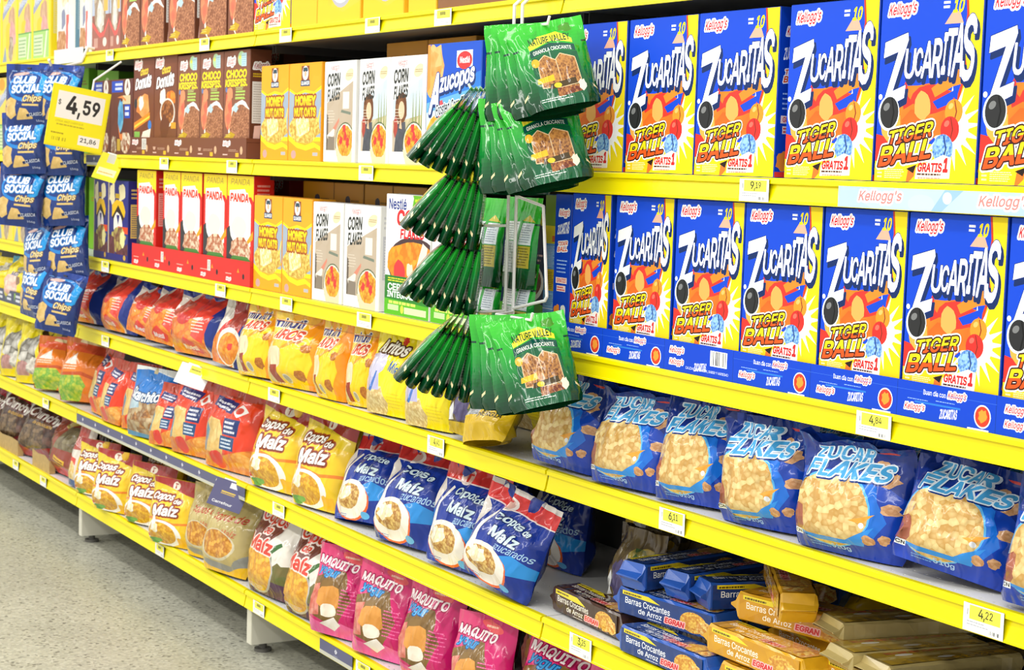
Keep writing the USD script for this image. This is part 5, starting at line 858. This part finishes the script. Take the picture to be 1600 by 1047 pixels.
bar('gold', 'gold rice-bar pack in the second row of the heap, bottom layer', (.56, .150, B1), 3)
bar('gold', 'gold rice-bar pack in the second row of the heap, middle layer', (.62, .160, B2), -4)
bar('blue', 'blue rice-bar pack in the second row of the heap, bottom layer', (.26, .140, B1), 2)
bar('blue', 'blue rice-bar pack in the second row of the heap, middle layer', (.28, .200, B2), 0)
for i, (x, y, r, z) in enumerate(((.80, .16, 80, z5 + .115), (.735, .20, 78, z5 + .14), (.86, .17, 84, z5 + .112))):
    bar('silver', f'flat gold and silver snack pack lying inward beside the rice bars, {ORD[i]} of three', (x, y, z), r)
for i, (x, y, r) in enumerate(((.945, .14, 70), (1.03, .15, 74), (1.115, .16, 74))):
    bar('green', f'flat blue and green snack pack at the near end of the heap, {ORD[i]} of three', (x, y, z5 + .1), r)
for i, (x, y, z) in enumerate(((.82, .06, B1), (.84, .13, B1), (.85, .20, B1), (1.09, .06, B1), (1.10, .13, B1), (1.12, .20, B1), (.83, .1, B2 - .001), (.85, .17, B2 - .001), (1.08, .12, B2 - .022))):
    if i < 8: bar('gold', f'gold rice-bar pack in the lower layers under the flat packs, {ORD[i]} of eight', (x, y, z), 0)
for i, (k, x0, x1, h, yf) in enumerate((('dark', .0, .15, .165, .115), ('dark', .02, .19, .16, .23), ('ycru', -.1, .08, .15, .19), ('dark', .2, .36, .19, .27), ('ycru', .38, .56, .17, .3), ('dark', .58, .76, .18, .3), ('dark', .8, .98, .17, .3))):
    bag('snack_bag', k, f'crumpled dark and yellow bag in the shade behind the rice bars, {ORD[i]} of seven', x0, x1, z5, yf, 6, 0, 0, h, 'bags behind the rice bars')
carton('snack_box', 'small brown box in the shade behind the brown bar pack', .155, .235, z5, .07, .06, D['brown'], None, '#5a4436', y=.11, cat='snack box')
# ------------------------------------------------------------------ green snack packs on a white wire hanger
HX, HY = .03, -.10
hg = thing('wire_display_hanger', 'white wire hanger hooked on the top price rail, carrying the green packs', 'display hanger', (0, 0, 0))
for wx in (-.095, -.066):
    part(hg, 'upright_wire', tube([(wx, -.045, .93), (wx, -.045, 1.545), (wx, -.012, 1.575), (wx, .03, 1.572), (wx, .035, 1.566)], .0032), M['wire'], 40)
part(hg, 'bent_wire', tube([(-.066, -.045, .995), (.046, -.045, 1.018), (.052, -.045, 1.026), (.030, -.045, 1.185), (-.066, -.045, 1.2)], .003), M['wire'], 40)
gproto = {}
def gpack(label, top, yaw, roll=0, rx=0, grp=None, kind='gran'):
    """A pack hung by the hole in its top seal at the point top."""
    r = rot(yaw, roll, rx); k = KINDS[kind]; loc = np.array(top) - r @ np.array([0, 0, k['shape'].h - .008])
    if kind not in gproto:
        gproto[kind] = t = thing('snack_pack', label, 'snack pack', loc, yaw, roll, rx, grp); build_bag(t, sheet_of(d_granola), k['back'], k['shape'], M['foil'], *k['grid']); return t
    return copy_of(gproto[kind], label, loc, yaw, roll, rx, grp)
N_ = lambda a: np.array([math.sin(math.radians(a)), -math.cos(math.radians(a)), 0])
rc = np.random.default_rng(5)
for ti, (tx_, zt, nm) in enumerate(((.112, 1.494, 'upper'), (.098, 1.368, 'middle'), (.088, .986, 'lower'))):
    base = np.array([tx_, -.105, zt])
    part(hg, 'prong', tube([(-.066, -.045, zt + .003), (tx_ - .11, -.105, zt + .003), (tx_ + .012, -.105, zt + .003), (tx_ + .018, -.105, zt + .016)], .0025), M['wire'], 40)
    for j in range(4):
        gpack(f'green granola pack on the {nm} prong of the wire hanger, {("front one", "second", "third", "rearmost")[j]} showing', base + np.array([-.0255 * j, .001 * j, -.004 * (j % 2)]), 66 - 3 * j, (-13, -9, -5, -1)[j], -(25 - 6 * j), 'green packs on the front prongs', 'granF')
for ti, (fx, fy, zt, nm) in enumerate(((-.055, -.105, 1.385, 'topmost'), (-.075, -.105, 1.262, 'second'), (-.085, -.10, 1.142, 'third'), (-.085, -.105, .985, 'lowest'))):
    base = np.array([fx, fy, zt]); dirn = N_(-32)
    part(hg, 'prong', tube([(-.095, -.045, zt + .003), (fx, fy, zt + .003), tuple(base + dirn * .04 + [0, 0, .003]), tuple(base + dirn * .046 + [0, 0, .014])], .0025), M['wire'], 40)
    for j in range(6):
        gpack(f'green granola pack in the {nm} fan of the wire hanger, {ORD[j]} from the wire', base + dirn * (.0085 * j), -31, rc.uniform(-1, 1), -(8 + 6.3 * j), 'green packs in the outward fans')
for j, (x, y, zt, yw) in enumerate(((-.21, -.018, 1.185, 184), (-.08, -.018, 1.19, 182), (-.215, -.018, 1.06, 183), (-.085, -.018, 1.07, 181))):
    gpack(f'green granola pack turned to show its pale printed back, {("upper far", "upper near", "lower far", "lower near")[j]} of four', (x, y, zt), yw, 0, 4, 'green packs showing their backs')
# ------------------------------------------------------------------ blue snack packs hung in a chain at the far bay, with the yellow price sign
hb = thing('hanging_merchandiser', 'white hook and strip hung on the top rail, carrying the blue snack packs', 'display strip', (0, 0, 0))
part(hb, 'hook', tube([(-2.80, .03, 1.572), (-2.80, -.01, 1.576), (-2.80, -.03, 1.53), (-2.79, -.09, 1.512), (-2.77, -.13, 1.508), (-2.75, -.145, 1.53)], .0045), M['wire'], 40)
part(hb, 'strip', bx(-2.852, -2.849, -.05, -.02, .74, 1.52), M['wire'])
cl = None
for j, ((x, y, z), yw, ro, rx, nm) in enumerate((
    ((-2.80, -.192, 1.423), 52, 0, -4, 'outer column, top'), ((-2.80, -.204, 1.278), 50, -3, -6, 'outer column, second'), ((-2.80, -.213, 1.118), 54, 4, -5, 'outer column, third'),
    ((-2.74, -.116, 1.425), 48, 3, -4, 'inner column, top, behind the price sign'), ((-2.74, -.105, 1.278), 52, -2, -6, 'inner column, second'), ((-2.74, -.100, 1.124), 50, -3, -6, 'inner column, third'),
    ((-2.74, -.086, .961), 46, -7, -8, 'inner column, fourth'), ((-2.72, -.111, .795), 44, 9, -6, 'lowest of the chain'), ((-2.83, -.150, .945), 20, -6, -4, 'turned aside in the outer column, upper'), ((-2.83, -.16, .835), 14, 6, -4, 'turned aside in the outer column, lower'))):
    r = rot(yw, ro, rx); loc = np.array([x, y, z]) - r @ np.array([0, 0, .098])
    lab = f'hanging blue cracker-chip pack, {nm}'
    if cl is None:
        cl = thing('snack_pack', lab, 'snack pack', loc, yw, ro, rx, 'hanging blue cracker packs'); build_bag(cl, sheet_of(d_club), '#142f70', KINDS['club']['shape'], M['foil'], 12, 14)
        part(cl, 'hang_hole', tube([(-.006, -.003, .178), (.006, -.003, .178)], .0022), M['shadowgap'])
    else: copy_of(cl, lab, loc, yw, ro, rx)
# price sign
def d_sign():
    s = Sheet(165, 172, '#f4ea1c'); s(R(14, 80, 154, 158), '#f2f2f0')
    for a in (TX('4', 42, 96, 76, 150, 6), TX(',', 78, 84, 86, 104, 6), TX('59', 92, 100, 142, 144, 6), TX('$', 18, 116, 26, 134, 3)): s(a, '#26272a')
    s(TX('CEREAL MAIZ CARREFOUR', 18, 68, 100, 74, 1.5), '#c2b02a'); s(LINES(22, 58, 106, 64, 1, .7, 3), '#c2b02a'); s(LINES(10, 32, 58, 40, 1, .5, 4), '#a8941c'); s(R(92, 12, 156, 40), '#f4f4f2'); s(TX('21,86', 98, 18, 146, 34, 4), '#26272a'); s(BARS(14, 14, 56, 24, 12), '#8a7a1c'); return s
sg = thing('price_sign', 'large yellow price sign reading 4,59 hanging in front of the blue snack packs', 'price sign', (-2.45, -.143, 1.349), 90, 9, 0)
part(sg, 'frame', chamfer_box(-.0865, .0865, .0008, .004, -.09, .09, .001), plain('sign_yellow_plastic', '#f2e81c', .35))
flat_print(sg, 'printed_sheet', d_sign(), (-.0825, 0, -.086), (1, 0, 0), (0, 0, 1), .165, .172, M['paper'])
part(sg, 'hook', tube([(.03, .006, .085), (.03, .006, .12), (.10, .004, .19)], .003), M['wire'], 40)
# ------------------------------------------------------------------ price tags in the rails
def d_tag(txt, seed):
    s = Sheet(70, 38, '#f4f4f0'); s(R(8, 17, 64, 36), '#f2ec4e'); 
    if txt: a, b = txt.split(','); s(TX(a, 24, 21, 33, 34, 2), '#3a3a1c'); s(TX(',', 33.5, 18, 36, 23, 3), '#3a3a1c'); s(TX(b, 37, 22.5, 50, 33, 1.5), '#3a3a1c')
    else: s(LINES(22, 22, 48, 33, 1, .7, seed), '#7a762a')
    s(LINES(4, 8, 44, 16, 2, .35, seed), '#b9bac2'); s(BARS(44, 3, 62, 8, 12, seed), '#55575c'); s(R(4, 22, 5.2, 30), '#8a8a7a'); return s
tagp = {}
def price_tag(k, x, txt, label, w=.07):
    h = RH[k] * .9; loc = (x, -.0052, ZT[k] - RH[k] * .96)
    if txt in tagp and not txt: copy_of(tagp[txt], label, loc, group='small price tags in the rails'); return
    t = thing('price_tag', label, 'price tag', loc, group='small price tags in the rails'); tagp[txt] = t
    part(t, 'card', chamfer_box(-w / 2, w / 2, .0004, .0009, 0, h, .0002), M['paper']); flat_print(t, 'printed_face', d_tag(txt, k), (-w / 2, .0002, 0), (1, 0, 0), (0, 0, 1), w, h, M['paper'])
    part(t, 'clear_cover', bx(-w / 2 - .003, -w / 2, 0, .001, 0, h), M['clear'])
below = {'9,19': 'between the two rows of ball-offer boxes', '4,84': 'above the blue flake bags', '4,41': 'above the dark blue corn-flake bags', '6,11': 'above the brown and blue rice bars', '4,22': 'above the flat blue and green packs', '3,25': 'below the brown rice-bar pack'}
for k, x, txt in ((2, .587, '9,19'), (3, .883, '4,84'), (4, -.429, '4,41'), (4, .406, '6,11'), (4, 1.114, '4,22'), (5, .142, '3,25')):
    price_tag(k, x, txt, f'price tag reading {txt} on the {rowname[k]} rail, {below[txt]}')
under = {1: 'the top shelf goods', 2: 'the second shelf boxes', 3: 'the third shelf boxes', 4: 'the fourth shelf bags', 5: 'the fifth shelf bags', 6: 'the bottom shelf bags'}
for k, xs in {1: (-2.594, -1.792, -1.249, -.773, -.449), 2: (-2.095, -1.581, -.788), 3: (-2.616, -1.647, -1.213, -.78, -.392), 4: (-2.608, -1.277), 5: (-3.249, -1.235), 6: (-3.624, -3.273, -2.088, -1.348, -.743)}.items():
    for i, x in enumerate(xs): price_tag(k, x, '', f'small faint price tag under {under[k]}, {ORD[i]} from the far end')
# ------------------------------------------------------------------ printed strips in the rails
def strip(label, k, x0, x1, sheet, f0=.12, f1=.95):
    h = RH[k] * (f1 - f0); t = thing('shelf_strip', label, 'shelf strip', (x0, -.0048, ZT[k] - RH[k] * f1))
    part(t, 'backing', bx(0, x1 - x0, .0003, .0008, 0, h), M['paper']); flat_print(t, 'printed_face', sheet, (0, .0001, 0), (1, 0, 0), (0, 0, 1), x1 - x0, h, M['paper']); return t
def d_kstrip():
    s = Sheet(668, 32, '#b4d0e8', '#c6dcee', .01, .8)
    for x in (43, 280, 520): kell(s, x, 6, x + 88, 26, '#ec8a86'); s(E(x + 130, 10, 26, 14), '#c8dcf0'); s(P((x + 150, 0), (x + 175, 32), (x + 210, 32), (x + 170, 0)), '#9cc4e6'); s(E(x + 180, 20, 9, 9), '#d4e4f2')
    return s
strip('pale blue strip with red script lettering in the second shelf rail', 2, .782, 1.447, d_kstrip(), .2, .97)
def logo(s, x, y, r, c='#e9e9f0'): s(P((x - r, y), (x - r * .1, y + r), (x - r * .1, y + r * .3), (x - r * .45, y), (x - r * .1, y - r * .3), (x - r * .1, y - r)), c); s(P((x + r, y), (x + r * .1, y + r * .8), (x + r * .1, y - r * .8)), c)
def d_navy(L, n, c='#5d5f7e'):
    s = Sheet(L, 34, c); s(R(0, 0, L, 9), '#c6c6b8')
    for i in range(n): logo(s, L * (i + .5) / n, 22, 7); s(LINES(L * (i + .5) / n - 12, 10, L * (i + .5) / n + 14, 13, 1, .6, i), '#9a9ab4')
    return s
strip('grey-blue strip with white diamond logos in the fifth shelf rail', 5, -2.897, -1.455, d_navy(1440, 11), .22, .97)
strip('short grey-blue strip on the bottom shelf rail below the first magenta bag', 6, -.978, -.80, d_navy(178, 1), .2, .97)
strip('small navy plate with a white logo on the second shelf rail beside the price sign', 2, -2.822, -2.66, d_navy(162, 1, '#3f4464'), .1, .9)
def d_shelftalk():
    s = Sheet(430, 46, '#4a506c')
    for i in range(4): s(P((i * 108 + 8, 8), (i * 108 + 24, 40), (i * 108 + 10, 40)), '#9ccc3a'); s(LINES(i * 108 + 26, 8, i * 108 + 86, 38, 2, .6, i), '#dfe2ea')
    return s
st = thing('shelf_strip', 'upright navy strip with green marks along the far end of the fourth shelf', 'shelf strip', (-3.93, .002, ZT[4] + .0005))
part(st, 'backing', bx(0, .47, .0004, .0012, 0, .046), M['paper']); flat_print(st, 'printed_face', d_shelftalk(), (0, .0001, 0), (1, 0, 0), (0, 0, 1), .47, .046, M['paper']); part(st, 'foot', bx(0, .47, .0012, .02, 0, .001), M['paper'])
lh = thing('label_holder', 'clear blank label holder clipped on the top rail above the blue snack packs', 'label holder', (-2.98, -.006, ZT[1] - .028))
part(lh, 'clear_plate', bx(-.20, .12, 0, .001, 0, .046), M['clear']); part(lh, 'clip', bx(-.20, .12, .001, .018, .040, .0415), M['clear'])
# flags that stick out below the rails
def flag(name, label, x, z, yaw, roll, rx, w, h, sheet, bg):
    t = thing(name, label, 'shelf flag', (x, -.008, z), yaw, roll, rx); part(t, 'card', chamfer_box(-w / 2, w / 2, .0003, .0013, -h, 0, .0002), plain_card(bg))
    flat_print(t, 'printed_face', sheet, (-w / 2, 0, -h), (1, 0, 0), (0, 0, 1), w, h, M['paper']); part(t, 'clip', bx(-w * .3, w * .3, .0013, .006, -.012, .004), M['clear'])
f1 = Sheet(80, 90, '#f3e71c'); f1(P((26, 60), (52, 60), (50, 92), (24, 92)), '#cfd0c6'); f1(R(10, 16, 70, 40), '#f4ecc0'); f1(LINES(14, 22, 66, 28, 1, .6, 2), '#f0b03a')
flag('shelf_flag', 'yellow flag card hanging out below the second shelf rail near the price sign', -2.53, 1.248, 50, 14, -28, .075, .088, f1, '#f2e51c')
f2 = Sheet(90, 70, '#ecebf2'); f2(R(30, 44, 66, 68), '#e9e04a'); f2(LINES(34, 52, 62, 60, 1, .6, 3), '#8a842a')
flag('shelf_flag', 'white flag card hanging out below the fourth shelf rail over the red-orange bags', -1.80, .694, 52, 16, -32, .085, .062, f2, '#e6e5ee')
f3 = Sheet(90, 80, '#51507c'); f3(R(40, 60, 78, 76), '#dfe0ea'); f3(R(24, 44, 62, 48), '#d6b84a'); f3(LINES(24, 38, 62, 44, 1, .5, 3), '#c9a83a'); f3(TX('Carrefour', 10, 10, 64, 18, 3), '#eceef4')
flag('shelf_flag', 'purple flag card hanging out below the fifth shelf rail over the clear bags', -1.52, .428, 52, 16, -30, .09, .075, f3, '#4c4b74')
# brown shelf-ready card lips on the bottom shelf
for i, (x0, x1) in enumerate(((-3.97, -3.66), (-3.47, -3.26))):
    t = thing('cardboard_tray', f'torn brown cardboard tray lip holding chocolate bags on the bottom shelf, {("farther", "nearer")[i]} of two', 'cardboard tray', (x0, .012, ZT[6] + .0005)); L = x1 - x0
    g = P((0, 0), (L, 0), (L, .052 - .01 * i), (L * .7, .056), (L * .3, .050), (0, .056)); m = trimesh.creation.extrude_polygon(g, .003, engine='earcut'); v = m.vertices.copy(); m.vertices = np.column_stack([v[:, 0], -v[:, 2] + .003, v[:, 1]]); m.fix_normals()
    part(t, 'front_lip', m, M['card_brown']); part(t, 'tray_floor', bx(0, L, .003, .018, 0, .002), M['card_brown']); part(t, 'end_flap', bx(L - .003, L, .003, .02, .002, .045), M['card_brown'])
